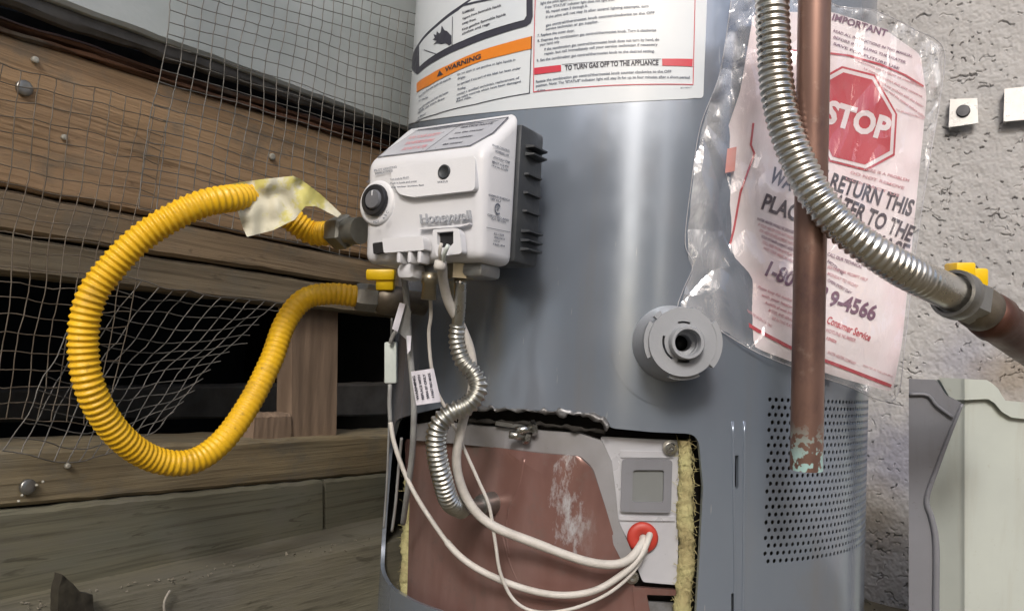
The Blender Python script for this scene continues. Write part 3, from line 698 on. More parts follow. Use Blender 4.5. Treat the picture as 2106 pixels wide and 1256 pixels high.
# ---- printed label
Zp = lambda x, y: (820+x/3.191, y/3.191)
def zb(ph): return .4975+.033*(ph+.25)**2
lab = MB(); phr, phl = .226, -1.46
out = [(phl*R, .62)]+[(ph*R, zb(ph)) for ph in np.linspace(phl, phr-.012, 40)]
cr = (phr*R, zb(phr)); out = out[:-1]+roundpoly([(out[-1][0]-.004, out[-1][1]), cr, (phr*R, zb(phr)+.02)], [0, .004, 0])+[(phr*R, .70), (phl*R, .70)]
sheet(lab, out, [], cylmap(R+.0006), .0005, False, stepx=.006)
lb = lab.build('instruction_label', M['label'], wh, label='large white instruction label printed in black, red and orange')
ink, soft, redm, orm = MB(), MB(), MB(), MB()
RP = R+.0011
pm = lambda u, v: cyl(u/R, v, RP)
def ltext(mb, s, a, b, cap, bold=.02):
    p, q = cpts([Zp(*a), Zp(*b)], RP); text(mb, s, p, q, cap/3.191*.66/F, pm, bold)
def lpoly(mb, pts, r=RP): sheet(mb, cpts([Zp(*p) for p in pts], r), [], cylmap(r), 0, stepx=.004)
def lline(mb, a, b, w, r=RP):
    p, q = Vector(a), Vector(b); d = (q-p).normalized(); n_ = Vector((-d.y, d.x))*w/2
    lpoly(mb, [p+n_, p-n_, q-n_, q+n_], r)
for s, a, b in (("light the pilot again. Do not force the knob of your", (930, 32), (1420, -22)), ('If the "STATUS" indicator light does not light after', (960, 58), (1420, 5)),
        ("90, repeat steps 2 through 6.", (965, 88), (1240, 46)), ("If the pilot will not stay lit after several lighting attempts, turn", (965, 122), (1640, 48)),
        ("gas control/thermostat knob counterclockwise to the OFF", (965, 175), (1680, 92)), ("service technician or gas supplier.", (965, 200), (1310, 150)),
        ("7. Replace the outer door.", (910, 243), (1155, 208)), ("8. Depress the combination gas control/thermostat knob. Turn it clockwise", (910, 278), (1690, 206)),
        ("your hand only", (925, 303), (1055, 280)), ("If the combination gas control/thermostat knob does not turn by hand, do", (955, 333), (1710, 268)),
        ("repair, but call immediately call your service technician if necessary", (955, 362), (1700, 300)), ("9. Set the combination gas control/thermostat knob to the desired setting.", (905, 407), (1680, 343)),
        ("Rotate the combination gas control/thermostat knob counter clockwise to the OFF", (900, 545), (1790, 478)), ('position. Note: The "STATUS" indicator light will stay lit for up to four minutes after a short period', (900, 572), (1910, 517)), ("of time.", (905, 603), (965, 597))):
    ltext(soft, s, a, b, 17, .025)
ltext(ink, "TO TURN GAS OFF TO THE APPLIANCE", (1090, 463), (1705, 427), 33, .035)
ltext(soft, "MV17894-7", (1850, 583), (1922, 580), 9, .01)
lpoly(redm, [(890, 447), (1065, 427), (1066, 470), (889, 492)]); lpoly(redm, [(1728, 386), (1930, 388), (1928, 438), (1730, 432)])
for a, b, w in (((897, -40), (888, 250), 5), ((888, 250), (884, 605), 5), ((884, 605), (1250, 570), 5), ((1250, 570), (1600, 555), 5), ((1600, 555), (1932, 556), 5), ((1932, 556), (1946, -40), 5)): lline(redm, a, b, w)
for a, b, w in (((1070, 425), (1400, 402), 3), ((1400, 402), (1722, 388), 3), ((872, 240), (858, 612), 6), ((858, 612), (500, 686), 5), ((500, 686), (240, 752), 5), ((240, 752), (110, 800), 5)): lline(ink, a, b, w)
lpoly(orm, [(876, 238), (700, 284), (540, 332), (330, 425), (200, 492), (117, 548), (117, 608), (200, 562), (330, 492), (540, 402), (700, 362), (875, 320)])
pm0 = pm; pm = lambda u, v: cyl(u/R, v, RP+.0004)
ltext(ink, "WARNING", (305, 476), (540, 386), 34, .03); pm = pm0
lpoly(ink, [(250, 506), (268, 462), (290, 490)], RP+.0003)
for s, a, b in (("Vapors from flammable liquids will explode", (130, 643), (340, 520)), ("or cause", (130, 668), (190, 643)), ("Keep all flammables away from this heater", (130, 727), (325, 610)), ("liquids can start fires", (125, 748), (300, 650)), ("a floor", (125, 780), (180, 748)),
        ("Do not store or use gasoline or light liquids in", (385, 497), (765, 398)), ("danger.", (385, 523), (440, 508)), ("be operated if any part of this label has been under", (385, 562), (800, 453)), ("flooding.", (385, 592), (440, 578)),
        ("contact a qualified technician, replacement of", (380, 628), (790, 517)), ("any safety controls which have been damaged", (380, 654), (800, 541)), ("these risks.", (375, 672), (475, 642))):
    ltext(soft, s, a, b, 15, .025)
# picture panel with a hand, in a thick dark frame
lpoly(ink, [(878, -60), (880, 110), (868, 150), (840, 172), (640, 232), (420, 315), (250, 395), (122, 490), (80, 440), (84, 395), (130, 285), (240, 165), (400, 40), (560, -60)])
wht = MB(); lpoly(wht, [(838, -60), (838, 105), (822, 132), (620, 190), (420, 268), (250, 352), (136, 440), (134, 300), (250, 178), (390, 72), (520, -30), (560, -60)], RP+.0004)
wht.build('label_picture', M['label'], lb)
hand = MB()
RP2 = RP+.0008
hc = [(225, 296), (250, 270), (222, 262), (236, 250), (228, 225), (246, 232), (250, 205), (266, 222), (275, 212), (282, 168), (300, 200), (318, 206), (345, 235), (346, 290), (330, 300), (305, 284), (280, 292), (250, 284)]
sheet(hand, cpts([Zp(*p) for p in hc], RP2), [], cylmap(RP2), 0, stepx=.004)
for a, b, w in (((352, 110), (350, 300), 4), ((165, 328), (262, 362), 5), ((410, 40), (640, -10), 12)): lline(hand, a, b, w, RP2)
pm = lambda u, v: cyl(u/R, v, RP2)
for s, a, b in (("FLAMMABLE", (420, 95), (500, 70)), ("Vapors from flammable liquids", (420, 135), (675, 45)), ("away from", (420, 165), (510, 135)), ("Keep gasoline flammable liquids", (420, 205), (705, 103)), ("clothes and rags", (420, 232), (600, 165))): ltext(hand, s, a, b, 17, .025)
hand.build('dark_print', M['ink'], lb)
soft.build('small_print', M['ink_soft'], lb); ink.build('black_print', M['ink'], lb); redm.build('red_print', M['red_ink'], lb); orm.build('orange_bar', M['orange'], lb)

# ---- gas control
O = at(984, 533, .565); GN = Vector((-.54, -.84, 0)).normalized(); GU = Vector((-GN.y, GN.x, 0)); GZ = Vector((0, 0, 1))
V = lambda u, d, z: O+GU*u+GN*d+GZ*z
def gun(x, y, d=0.0):                                   # picture point on the front face -> (u, z)
    p = onplane(x, y, GN, O.dot(GN)+d)-O; return p.dot(GU), p.z
def extr(prof, u0, u1, bev, seg=4):
    bm = bmesh.new(); A_ = [bm.verts.new(V(u0, d, z)) for d, z in prof]; B_ = [bm.verts.new(V(u1, d, z)) for d, z in prof]; k = len(prof)
    bm.faces.new(A_); bm.faces.new(B_[::-1])
    for i in range(k): bm.faces.new((A_[i], B_[i], B_[(i+1) % k], A_[(i+1) % k]))
    bmesh.ops.recalc_face_normals(bm, faces=bm.faces[:])
    if bev: bmesh.ops.bevel(bm, geom=bm.edges[:], offset=bev, segments=seg, profile=.5, affect='EDGES')
    bm.verts.index_update(); r = ([p.co.copy() for p in bm.verts], [tuple(q.index for q in f.verts) for f in bm.faces]); bm.free(); return r
UL = -.1135
mb = MB(); mb.add(*extr([(-.046, 0), (-.004, 0), (0, .079), (-.046, .1205)], UL, 0, .0075))
gc = mb.build('gas_control', M['white_plastic'], wh, label='white plastic gas control box with black dial', angle=40)
sheet_f = lambda d0: (lambda u, z, d: V(u, d0-d, z))
mb = MB()                                              # raised upper cover and lower apron with cut-outs
up_ = [gun(*p, .0025) for p in ((800, 346), (974, 318), (978, 392), (850, 406), (822, 400), (806, 376))]
zlo, zhi = min(p[1] for p in up_), max(p[1] for p in up_)
sheet(mb, roundpoly(up_[::-1], .004), [], lambda u, z, d: V(u, .0004+.0030*(zhi-z)/(zhi-zlo)-d, z), .005, True, None, .004)
mb.build('cover_face', M['white_plastic'], gc, angle=40)
du, dz = gun(768, 411, .004)
mb = MB(); lathe(mb, V(du-.001, -.004, dz-.001), GN, [(.0185, 0), (.0176, .0030), (.0158, .0042), (.0130, .0044)], 48); mb.build('dial_boss', M['white_plastic'], gc, angle=40)
kc = V(du, .0015, dz)
mb = MB(); lathe(mb, kc, GN, [(.0124, 0), (.0124, .0022), (.0115, .0034), (.0086, .0036), (.0081, .0020), (.007, .0020)], 48); mb.build('dial_ring', M['knob'], gc, angle=40)
mb = MB(); lathe(mb, kc+GN*.001+GU*.0012, GN, [(.0079, 0), (.0076, .0036), (.0068, .0046), (0, .0048)], 40); mb.build('dial_knob', M['knob_cap'], gc, angle=40)
mb = MB(); box(mb, kc+GN*.0054+GU*.0007+GZ*.0025, GU*.0010, GN*.0008, GZ*.0040, .0003); mb.build('dial_pointer', M['white_plastic'], gc, angle=40)
bu, bz = gun(912, 353, .003)
mb = MB(); lathe(mb, V(bu, .0018, bz), GN, [(.0054, 0), (.0054, .0010), (.0044, .0014), (.0040, .0008), (0, .0006)], 28); mb.build('status_light', M['heat_sink'], gc)
def gpoly(mb, pts, d, th, holes=(), rd=.0015): sheet(mb, roundpoly([gun(*p, d) for p in pts][::-1], rd), [], sheet_f(d), th)
mb = MB(); gpoly(mb, [(786, 490), (866, 486), (870, 492), (872, 514), (789, 520)], .0065, .009); mb.build('slide_tab', M['white_plastic'], gc, angle=40)
mb = MB(); gpoly(mb, [(766, 500), (787, 497), (789, 518), (768, 523)], .0012, .003); mb.build('slide_slot', M['black'], gc)
mb = MB(); so_ = [(888, 472), (938, 468), (946, 478), (950, 521), (896, 528)]; si_ = [(898, 478), (932, 475), (932, 500), (926, 506), (906, 510), (899, 503)]
sheet(mb, roundpoly([gun(*p, .005) for p in so_][::-1], .003), [[gun(*p, .005) for p in si_]], sheet_f(.0048), .006); mb.build('socket_frame', M['white_plastic'], gc, angle=40)
mb = MB(); gpoly(mb, [(894, 474), (936, 471), (936, 512), (896, 516)], .0012, .002); mb.build('wire_socket', M['black'], gc)
for (x0, x1) in ((826, 838), (848, 860), (868, 880)):
    mb = MB(); p0, p1 = gun(x0, 516), gun(x1, 515); box(mb, V(p0[0], -.006, p0[1]-.010), GU*.004, GN*.012, GZ*.012, .0018); mb.build('clip_rib', M['white_plastic'], gc, angle=40)
mb = MB()
gm = lambda d: (lambda x, y: V(gun(x, y, d)[0], d, gun(x, y, d)[1]))
pxtext(mb, "PILOT LIGHTING", (770, 353), (816, 345), 4, gm(.0012), .02); pxtext(mb, "INSTRUCTIONS", (772, 360), (808, 353), 4, gm(.0012), .02)
for k, s in enumerate(("Turn knob to PILOT.", "Push in knob and press", "the igniter button fast")): pxtext(mb, s, (802+k, 371+k*8), (842+14*k+k, 366+k*8), 3.4, gm(.0026), .02)
pxtext(mb, "STATUS", (900, 377), (921, 375), 4, gm(.0026), .02)
pxtext(mb, "OFF", (754, 376), (762, 374), 4, gm(.0056), .02); pxtext(mb, "HOT", (768, 459), (780, 458), 5, gm(.0056), .02); pxtext(mb, "A B C", (790, 452), (800, 436), 5, gm(.0056), .02)
mb.build('fine_print', M['ink_soft'], gc)
mb = MB(); pxtext(mb, "Honeywell", (864, 459), (968, 450), 18, gm(.0020), .012)
vv = mb.v[:]; nb = len(vv)                              # embossed lettering with its own depth; its grey paints in edge shading
mb.add([p-GN*.0014 for p in vv], []); em = {}
for f_ in mb.f[:]:
    for i in range(len(f_)): em.setdefault(tuple(sorted((f_[i], f_[(i+1) % len(f_)]))), []).append((f_[i], f_[(i+1) % len(f_)]))
mb.add(mb.v, []) if False else None
ed = [e_[0] for e_ in em.values() if len(e_) == 1]
mb.f += [(b_, a_2, a_2+nb, b_+nb) for a_2, b_ in ed]; mb.sm += [False]*len(ed)
mb.build('raised_lettering', M['letter_shade'], gc)
mb = MB(); gpoly(mb, [(862, 468), (948, 462), (966, 458), (966, 461), (948, 466), (862, 472)], .0015, .003, rd=0); mb.build('lettering_underline', M['white_plastic'], gc)
# slanted top label
ta, tb = V(0, -.0035, .0822), V(0, -.0385, .1137); tn = Vector((GN*.0415+GZ*.046)).normalized()
TM = lambda u, w, d=0: ta.lerp(tb, w)+GU*u+tn*(.0008-d)
lu = [(-.106, .04), (-.016, .04), (-.006, .42), (-.006, .97), (-.094, .97)]
mb = MB(); sheet(mb, roundpoly(lu, [.002, .006, .02, .004, .004]), [], TM, .001); tl_ = mb.build('top_label', M['plate_white'], gc)
TM2 = lambda u, w: TM(u, w, -.0003)
mb = MB()
def tline(p, q, w=.0008):
    P, Q = Vector((p[0], p[1]*.04)), Vector((q[0], q[1]*.04)); n_ = (Q-P).normalized(); n_ = Vector((-n_.y, n_.x))*w/2
    mb.add([TM2(a_[0], a_[1]/.04) for a_ in (P+n_, P-n_, Q-n_, Q+n_)], [(0, 1, 2, 3)], False)
for i in range(len(lu)): tline(lu[i], lu[(i+1) % len(lu)], .0011 if i in (1, 2, 3) else .0006)
tline((-.058, .05), (-.050, .95), .0005)
for k in range(4): text(mb, ("SERVICE NOTE", "see the manual", "before relighting", "this control")[k], (-.046, .78-.2*k), (-.016-.004*k, .78-.2*k), .06, TM2, .02)
text(mb, "CAUTION READ ALL", (-.07, .86), (-.012, .88), .09, TM2, .02)
mb.build('black_print', M['ink'], tl_)
mb = MB()
for k in range(3): text(mb, ("FOR YOUR SAFETY", "READ BEFORE LIGHTING", "DO NOT ALTER")[k], (-.094+.004*k, .62-.22*k), (-.062, .62-.22*k), .10, TM2, .03)
mb.build('red_print', M['pink_ink'], tl_)
# right side face print (two matrix codes of the photo are left out)
SF = lambda dd, z: V(.0006, -dd, z)
def sun(x, y): p = onplane(x, y, GU, O.dot(GU)+.0006)-O; return -p.dot(GN), p.z
mb = MB()
def stext(s, a, b, cap): pxtext(mb, s, a, b, cap, lambda x, y: SF(*sun(x, y)), .02)
for s, a, b, cp in (("IN-USE CONTROL", (1012, 300), (1048, 313), 4), ("WV8840B1109", (1018, 312), (1046, 322), 4), ("37C73U-738", (1014, 325), (1048, 336), 4), ("MAX 1/2 PSI", (1012, 334), (1046, 345), 4), ("14 in wc 3.5 kPa", (1011, 342), (1044, 352), 4),
        ("ASSEMBLED IN MEXICO", (1004, 402), (1048, 414), 4), ("24V CL2", (1008, 410), (1030, 416), 4), ("CERTIFIED ANSI", (1002, 443), (1046, 455), 4), ("Z21.78 CSA", (1010, 451), (1040, 459), 4), ("R2-1504", (1016, 482), (1036, 486), 4), ("00823412", (1016, 489), (1038, 494), 3.5), ("LOT 47", (1015, 496), (1028, 499), 3.5), ("160-84", (1014, 503), (1038, 508), 3.5)): stext(s, a, b, cp)
cx, cz = sun(1024, 430)
for k in range(28):                                     # certification ring and its bar
    a0_, a1_ = 2*math.pi*(k/36+.1), 2*math.pi*((k+1)/36+.1)
    mb.add([SF(cx+r_*math.cos(q_), cz+r_*math.sin(q_)) for r_, q_ in ((.0042, a0_), (.0030, a0_), (.0030, a1_), (.0042, a1_))], [(0, 1, 2, 3)], False)
text(mb, "SP", (cx-.0018, cz-.0014), (cx+.0018, cz-.0014), .003, SF, .03)
p_, q_ = sun(1000, 467), sun(1050, 477); mb.add([SF(*p_), SF(*q_), SF(q_[0], q_[1]-.0004), SF(p_[0], p_[1]-.0004)], [(0, 1, 2, 3)], False)
mb.build('side_print', M['ink_soft'], gc)
# dark cast back with cooling fins
mb = MB(); box(mb, V(UL+.006, -.078, .004), GU*(.1135-.004), GN*.034, GZ*.106, .003); hs = mb.build('heat_sink', M['heat_sink'], gc, angle=40)
for y in (303, 319, 360, 399, 437, 479, 498, 516):
    z_ = onplane(1092, y, GU, O.dot(GU)+.004).z-O.z
    ln = .009 if y in (303, 319, 479, 498, 516) else .0055
    mb = MB(); mb.add([V(-.004, -.076, z_-.0018), V(-.004, -.049, z_-.0018), V(ln, -.052, z_-.0008), V(ln, -.072, z_-.0008), V(-.004, -.076, z_+.0018), V(-.004, -.049, z_+.0018), V(ln, -.052, z_+.0004), V(ln, -.072, z_+.0004)],
        [(3, 2, 1, 0), (4, 5, 6, 7), (0, 1, 5, 4), (1, 2, 6, 5), (2, 3, 7, 6), (3, 0, 4, 7)], False); mb.build('fin', M['heat_sink'], gc)
mb = MB(); lathe(mb, V(-.05, -.078, .045), -GN, [(.03, 0), (.03, .012), (.024, .014), (.024, .06)], 36); mb.build('mounting_neck', M['heat_sink'], gc)
# lower body and ports
mb = MB(); box(mb, V(-.082, -.042, -.010), GU*.074, GN*.026, GZ*.011, .003); mb.build('valve_body', M['zinc'], gc, angle=40)
mb = MB(); box(mb, V(-.078, -.020, -.013), GU*.018, GN*.018, GZ*.013, .005); mb.build('body_lug', M['white_plastic'], gc, angle=40)
p = at(884, 572, .60); mb = MB(); lathe(mb, p+GZ*.004, -GZ, [(.0062, 0), (.0062, .008), (.0052, .0085), (.0058, .020)], 20); mb.build('pilot_port', M['brass'], gc)
p = at(947, 560, .60); mb = MB(); lathe(mb, p+GZ*.006, -GZ, [(.0100, 0), (.0100, .011)], hexa=True); mb.build('outlet_nut', M['brass'], gc)

# ---- drain valve
dp = oncyl(1379, 706, 0); dn = cnorm(dp); dU = Vector((-dn.y, dn.x, 0))
if dU.dot(ER) < 0: dU = -dU
dc = dp+dn*.045
esc = MB(); ph0, z0 = uncyl(1380, 712); sheet(esc, [(ph0*R+.048*math.cos(2*math.pi*k/72), z0+.048*math.sin(2*math.pi*k/72)) for k in range(72)], [], cylmap(R+.0008), .0008, False, stepx=.006)
dv = MB(); lathe(dv, dp-dn*.004, dn, [(.031, 0), (.029, .014), (.0252, .030), (.0244, .041), (.0100, .041), (.0098, .020)], 48); dvo = dv.build('drain_valve', M['grey_plastic'], wh, label='round grey plastic drain valve with short open spout', angle=40)
esc.build('escutcheon', M['tank'], dvo)
DM = lambda u, w, d=0: dc+dU*u*.94+GZ*w*.94-dn*d
def arc(r0, r1, a0, a1, n_=14): return [(r1*math.cos(math.radians(a0+(a1-a0)*k/n_)), r1*math.sin(math.radians(a0+(a1-a0)*k/n_))) for k in range(n_+1)]+[(r0*math.cos(math.radians(a1+(a0-a1)*k/n_)), r0*math.sin(math.radians(a1+(a0-a1)*k/n_))) for k in range(n_+1)]
disc = [(.0272*math.cos(2*math.pi*k/64), .0272*math.sin(2*math.pi*k/64)) for k in range(64)]
mb = MB(); sheet(mb, disc, [[(.0015+.0095*math.cos(2*math.pi*k/32), -.0005+.0095*math.sin(2*math.pi*k/32)) for k in range(32)], arc(.0148, .0164, 72, 108), arc(.0142, .0166, 255, 290), arc(.0150, .0168, 165, 240)], DM, .010); mb.build('dial_disc', M['grey_plastic'], dvo, angle=40)
for a0, a1, r1, d0 in ((-38, 36, .0310, -.0005), (150, 208, .0305, .004), (252, 300, .0302, .004), (128, 140, .0300, .004), (60, 75, .0288, .004)):
    mb = MB(); sheet(mb, arc(.0265, r1, a0, a1), [], lambda u, w, d=0, d0=d0: DM(u, w, d+d0), .008); mb.build('grip_tab', M['grey_plastic'], dvo, angle=40)
mb = MB(); lathe(mb, dc+dU*.0015-GZ*.0005, dn, [(.0128, -.004), (.0125, .008), (.0118, .0090), (.0098, .0090), (.0094, .008), (.0094, -.006), (.0064, -.008), (.0060, -.020)], 44, cap0=False); mb.build('spout', M['grey_plastic'], dvo, angle=40)
mb = MB(); lathe(mb, dc+dU*.0015-GZ*.0005-dn*.0190, dn, [(.0059, 0), (0, .0006)], 24); mb.build('spout_shade', M['black'], dvo)  # black disc paints in the darkness of the open spout

# ================================================================== PIPES, HOSES
cor = lambda r, p, a: (lambda s, L: r*(1+a*math.sin(2*math.pi*s/p)))
hs_pts = [(1588, -90, .577), (1588, 0, .575), (1591, 80, .572), (1597, 170, .57), (1612, 250, .565), (1640, 330, .56), (1680, 405, .553), (1735, 470, .55), (1800, 520, .55), (1870, 562, .558), (1920, 586, .568), (1968, 607, .58)]
def hose_r(s, L):
    k = min(1, max(0, (L-.030-s)/.03)); k2 = min(1, max(0, (s-(L-.08))/.06)); return .0114*(1+.060*k*math.sin(2*math.pi*s/.0049))+.0014*k2
P3 = [at(*p) for p in hs_pts]
mb = MB(); tube(mb, P3, hose_r, 24, .00055)
tag(mb.build('steel_hose', M['flex_steel'], None), 'corrugated stainless steel water hose curving down across the copper pipe', 'hose')
hd = (P3[-1]-P3[-2]).normalized()
wv = thing('water_valve', P3[-1], 'water shutoff valve with yellow handle at the lower end of the steel hose', 'valve')
mb = MB(); lathe(mb, P3[-1]-hd*.006, hd, [(.0145, .004), (.0150, 0), (.0175, .000), (.0180, .004), (.0178, .010), (.0160, .012)], 32); mb.build('hose_collar', M['zinc'], wv, angle=40)
mb = MB(); lathe(mb, P3[-1]+hd*.005, hd, [(.0172, 0), (.0172, .013)], hexa=True); mb.build('nut', M['zinc'], wv)
e2 = at(2105, 697, .625); h2 = (e2-(P3[-1]+hd*.016)).normalized(); s2 = P3[-1]+hd*.014
mb = MB(); lathe(mb, s2, h2, [(.0145, 0), (.0150, .006), (.0165, .010), (.0165, .020), (.0140, .023)], 32); mb.build('valve_body', M['zinc_dark'], wv, angle=40)
mb = MB(); lathe(mb, s2+h2*.022, h2, [(.0135, 0), (.0150, .001), (.0175, .006), (.0180, .016), (.0165, .018), (.0165, .10)], 32); mb.build('copper_elbow', M['copper_red'], wv, angle=40)
hc_ = at(2002, 582, .60)
cr_ = Vector((M3.col[0])); cu_ = Vector((M3.col[1])); cf_ = -Vector((M3.col[2]))
mb = MB(); lathe(mb, hc_-cu_*.016, cu_, [(.005, -.004), (.005, .012)], 14)
mb.build('stem', M['brass'], wv)
mb = MB(); box(mb, at(1992, 590, .598), cr_*.0155, cu_*.0140, cf_*.014, .002); box(mb, at(1968, 570, .585), cr_*.0142, cu_*.0108, cf_*.018, .0015); box(mb, at(1970, 584, .590), cr_*.016, cu_*.006, cf_*.014, .0015)
mb.build('handle', M['handle_yellow'], wv, angle=40, label='yellow vinyl lever handle')

c0, c1 = at(1677, -110, .57), at(1658, 965, .57)
mb = MB(); ax_ = (c1-c0).normalized(); ln = (c1-c0).length
lathe(mb, c0, ax_, [(.0112, 0)]+[(.0112, ln*k/30) for k in range(1, 31)]+[(.0098, ln), (.0098, ln-.03), (0, ln-.031)], 32)
tag(mb.build('copper_pipe', M['copper'], None, angle=50), 'vertical copper drain pipe with green crust at its open lower end', 'pipe')

yl = [(742, 474, .650), (690, 478, .668), (640, 478, .672), (585, 440, .662), (535, 408, .64), (475, 408, .605), (400, 425, .585), (300, 482, .572), (230, 550, .565), (186, 615, .56), (171, 700, .56), (186, 800, .565), (240, 890, .585), (312, 942, .61), (388, 950, .63), (452, 912, .65), (508, 838, .67), (556, 745, .69), (586, 665, .705), (625, 616, .715), (680, 604, .725), (745, 611, .735)]
YP = [at(*p) for p in yl]
def yr(s, L):
    k = 1 if s < L*.50 else max(.5, 1-(s-L*.50)/(L*.2)); return .0098*(1+.075*k*math.sin(2*math.pi*s/.0046))
mb = MB(); tube(mb, YP[1:], yr, 20, .00052)
yh = thing('gas_hose', YP[9], 'looped yellow corrugated gas hose hanging in front of the timber wall', 'hose')
mb.build('hose', M['yellow'], yh)
d_ = (YP[0]-YP[1]).normalized(); mb = MB(); lathe(mb, YP[1]-d_*.002, d_, [(.0125, 0), (.0145, .004), (.0145, .016), (.0125, .018)], hexa=True); lathe(mb, YP[1]+d_*.014, d_, [(.011, 0), (.011, .016)], 20); mb.build('nut', M['nut_grey'], yh, label='grey hexagon nut at the gas control', angle=30)
d_ = (YP[-1]-YP[-2]).normalized(); mb = MB(); lathe(mb, YP[-1]-d_*.006, d_, [(.0115, 0), (.0128, .003), (.0128, .018), (.011, .020)], hexa=True); mb.build('nut', M['zinc'], yh, label='grey hexagon nut at the shutoff valve', angle=30)
gv_ = thing('gas_valve', YP[-1]+d_*.02, 'gas shutoff valve with yellow handle behind the left of the tank', 'valve')
mb = MB(); lathe(mb, YP[-1]+d_*.012, d_, [(.0105, 0), (.0135, .004), (.0145, .014), (.0135, .024), (.0110, .028), (.0110, .09)], 24); mb.build('valve_body', M['zinc_dark'], gv_, angle=40)
mb = MB(); box(mb, at(752, 576, .725), cr_*.026, cu_*.010, cf_*.014, .002); box(mb, at(772, 597, .728), cr_*.0165, cu_*.014, cf_*.014, .002); mb.build('handle', M['handle_yellow'], gv_, angle=40)
mb = MB(); lathe(mb, at(788, 600, .742), cu_, [(.004, -.004), (.004, .012)], 12); mb.build('stem', M['zinc'], gv_)

# paper tag wrapped round the yellow hose
def tagsurf(x, y, d=0):
    t = .622+(x-475)/215*.028
    c = .003*math.sin((x-480)/28.0)+.010*mn.noise(Vector((x/38, y/38, 4)))+.0016*mn.noise(Vector((x/17, y/21, 8)))
    return at(x, y, t-.014+c+d)
mb = MB(); tp = [(476, 378), (500, 374), (545, 368), (603, 362), (618, 368), (660, 400), (702, 440), (694, 447), (650, 424), (628, 424), (606, 452), (560, 474), (508, 487), (500, 470), (484, 420)]
sheet(mb, [(x, -y) for x, y in tp], [], lambda u, w, d: tagsurf(u, -w, d), .0009, True, 7, 7)
tag(mb.build('paper_tag', M['tag'], None, angle=60), 'crumpled cream paper tag with yellow stains wrapped on the yellow hose', 'tag')

# ---- wires in front of the tank
def wire(name, pts, r, mat, label, cat='wire', seg=10, build=True):
    mb = MB(); tube(mb, [at(*p) if len(p) == 3 else oncyl(p[0], p[1], p[2]) for p in pts], r, seg, .003); return tag(mb.build(name, mat, None), label, cat)
gq = gp+gn*.004
def wpts(l): return [at(*p) for p in l]
t = thing('thermopile_cable', at(918, 610, .60), 'thick off-white cable from the control box socket down to the red grommet', 'cable')
mb = MB(); tube(mb, wpts([(908, 540, .578), (912, 580, .59), (924, 625, .602), (948, 670, .612), (969, 730, .618), (971, 800, .62), (950, 875, .622), (939, 955, .626), (962, 1028, .632), (1010, 1078, .630), (1100, 1116, .624), (1200, 1152, .620), (1262, 1160, .622), (1298, 1146, .628)])+[gp+gn*.006+GZ*-.002, gp-gn*.002], lambda s, L: .0037 if s < L*.75 else .0034, 12, .003); cb_ = mb.build('sheath', M['wire_white'], t)
mb = MB(); lathe(mb, at(905, 547, .576), GZ, [(.0042, -.003), (.0046, 0), (.004, .004)], 14); mb.build('cable_tie', M['wire_white'], t)
mb = MB(); tube(mb, wpts([(909, 542, .577), (904, 520, .568), (908, 500, .566)]), .0013, 8, .003); mb.build('conductor', M['wire_white'], t)
mb = MB(); tube(mb, wpts([(911, 542, .577), (914, 522, .568), (922, 504, .564)]), .0016, 8, .003); mb.build('conductor', M['connector'], t)
t = thing('igniter_lead', at(802, 745, .70), 'thin white lead with pale block connector looping to the red grommet', 'wire')
mb = MB(); tube(mb, wpts([(803, 868, .70), (812, 915, .695), (838, 985, .69), (880, 1058, .675), (945, 1142, .655), (1030, 1192, .638), (1130, 1221, .626), (1215, 1216, .622), (1280, 1180, .626), (1318, 1140, .632)])+[gp+gn*.005+GZ*.003+dU*.005, gp-gn*.002+dU*.005], lambda s, L: .0020 if s < L*.36 else .0027, 10, .003); mb.build('lead', M['wire_white'], t)
mb = MB(); tube(mb, wpts([(802, 790, .70), (801, 830, .70), (803, 870, .70)]), .0019, 10, .004); mb.build('dark_sleeve', M['wire_grey'], t)
mb = MB(); box(mb, at(790, 788, .704), cr_*.0108, cu_*.036, cf_*.008, .0012); mb.build('connector', M['connector'], t, angle=40)
mb = MB(); tube(mb, wpts([(803, 706, .70), (808, 690, .70), (816, 680, .70)]), .002, 8, .004); mb.build('dark_sleeve', M['wire_grey'], t)
wire('pilot_tube', [(885, 600, .605), (886, 650, .61), (882, 685, .615), (886, 745, .62), (897, 800, .625), (922, 850, .63), (958, 930, .632), (985, 990, .632), (1006, 1040, .63), (1018, 1110, .63), (1030, 1180, .63), (1060, 1236, .628), (1110, 1258, .625), (1180, 1250, .622), (1250, 1220, .624), (1300, 1178, .63), (1330, 1130, .64)], .0014, M['wire_white'], 'thin white wire from the small port, passing behind the coiled tube to the grommet')
wt = MB(); sheet(wt, [(845, -764), (892, -757), (907, -826), (856, -833)][::-1], [], lambda u, w, d: at(u, -w, .622+.004*math.sin(u/16)+d), .0006, True, 6, 12)
tg = tag(wt.build('wire_label', M['paper_tag'], None), 'white printed tag folded round a thin wire below the control box', 'tag')
mb = MB()
for k, s in enumerate(("WARNING", "REPLACE WITH", "5904 07 ONLY", "4 PART 9001 MADE")): pxtext(mb, s, (862+k*10.5, 822-k*1.5), (853+k*10.5, 772-k*2), 5, lambda x, y: at(x, y, .6212+.004*math.sin(x/16)), .03)
mb.build('lettering', M['ink'], tg)
wire('grey_cable', [(822, 535, .66), (832, 580, .66), (838, 640, .665), (843, 720, .67), (850, 800, .67), (851, 860, .67), (848, 930, .68), (838, 1010, .70), (829, 1075, .73)], .0026, M['wire_grey'], 'grey flat cable hanging from the left underside of the control box', 'cable')
wire('ground_wire', [(806, 655, .71), (802, 800, .76), (799, 900, .77), (795, 1000, .78), (789, 1085, .79)], .0010, M['wire_grey'], 'thin grey wire hanging straight down the left edge of the tank')
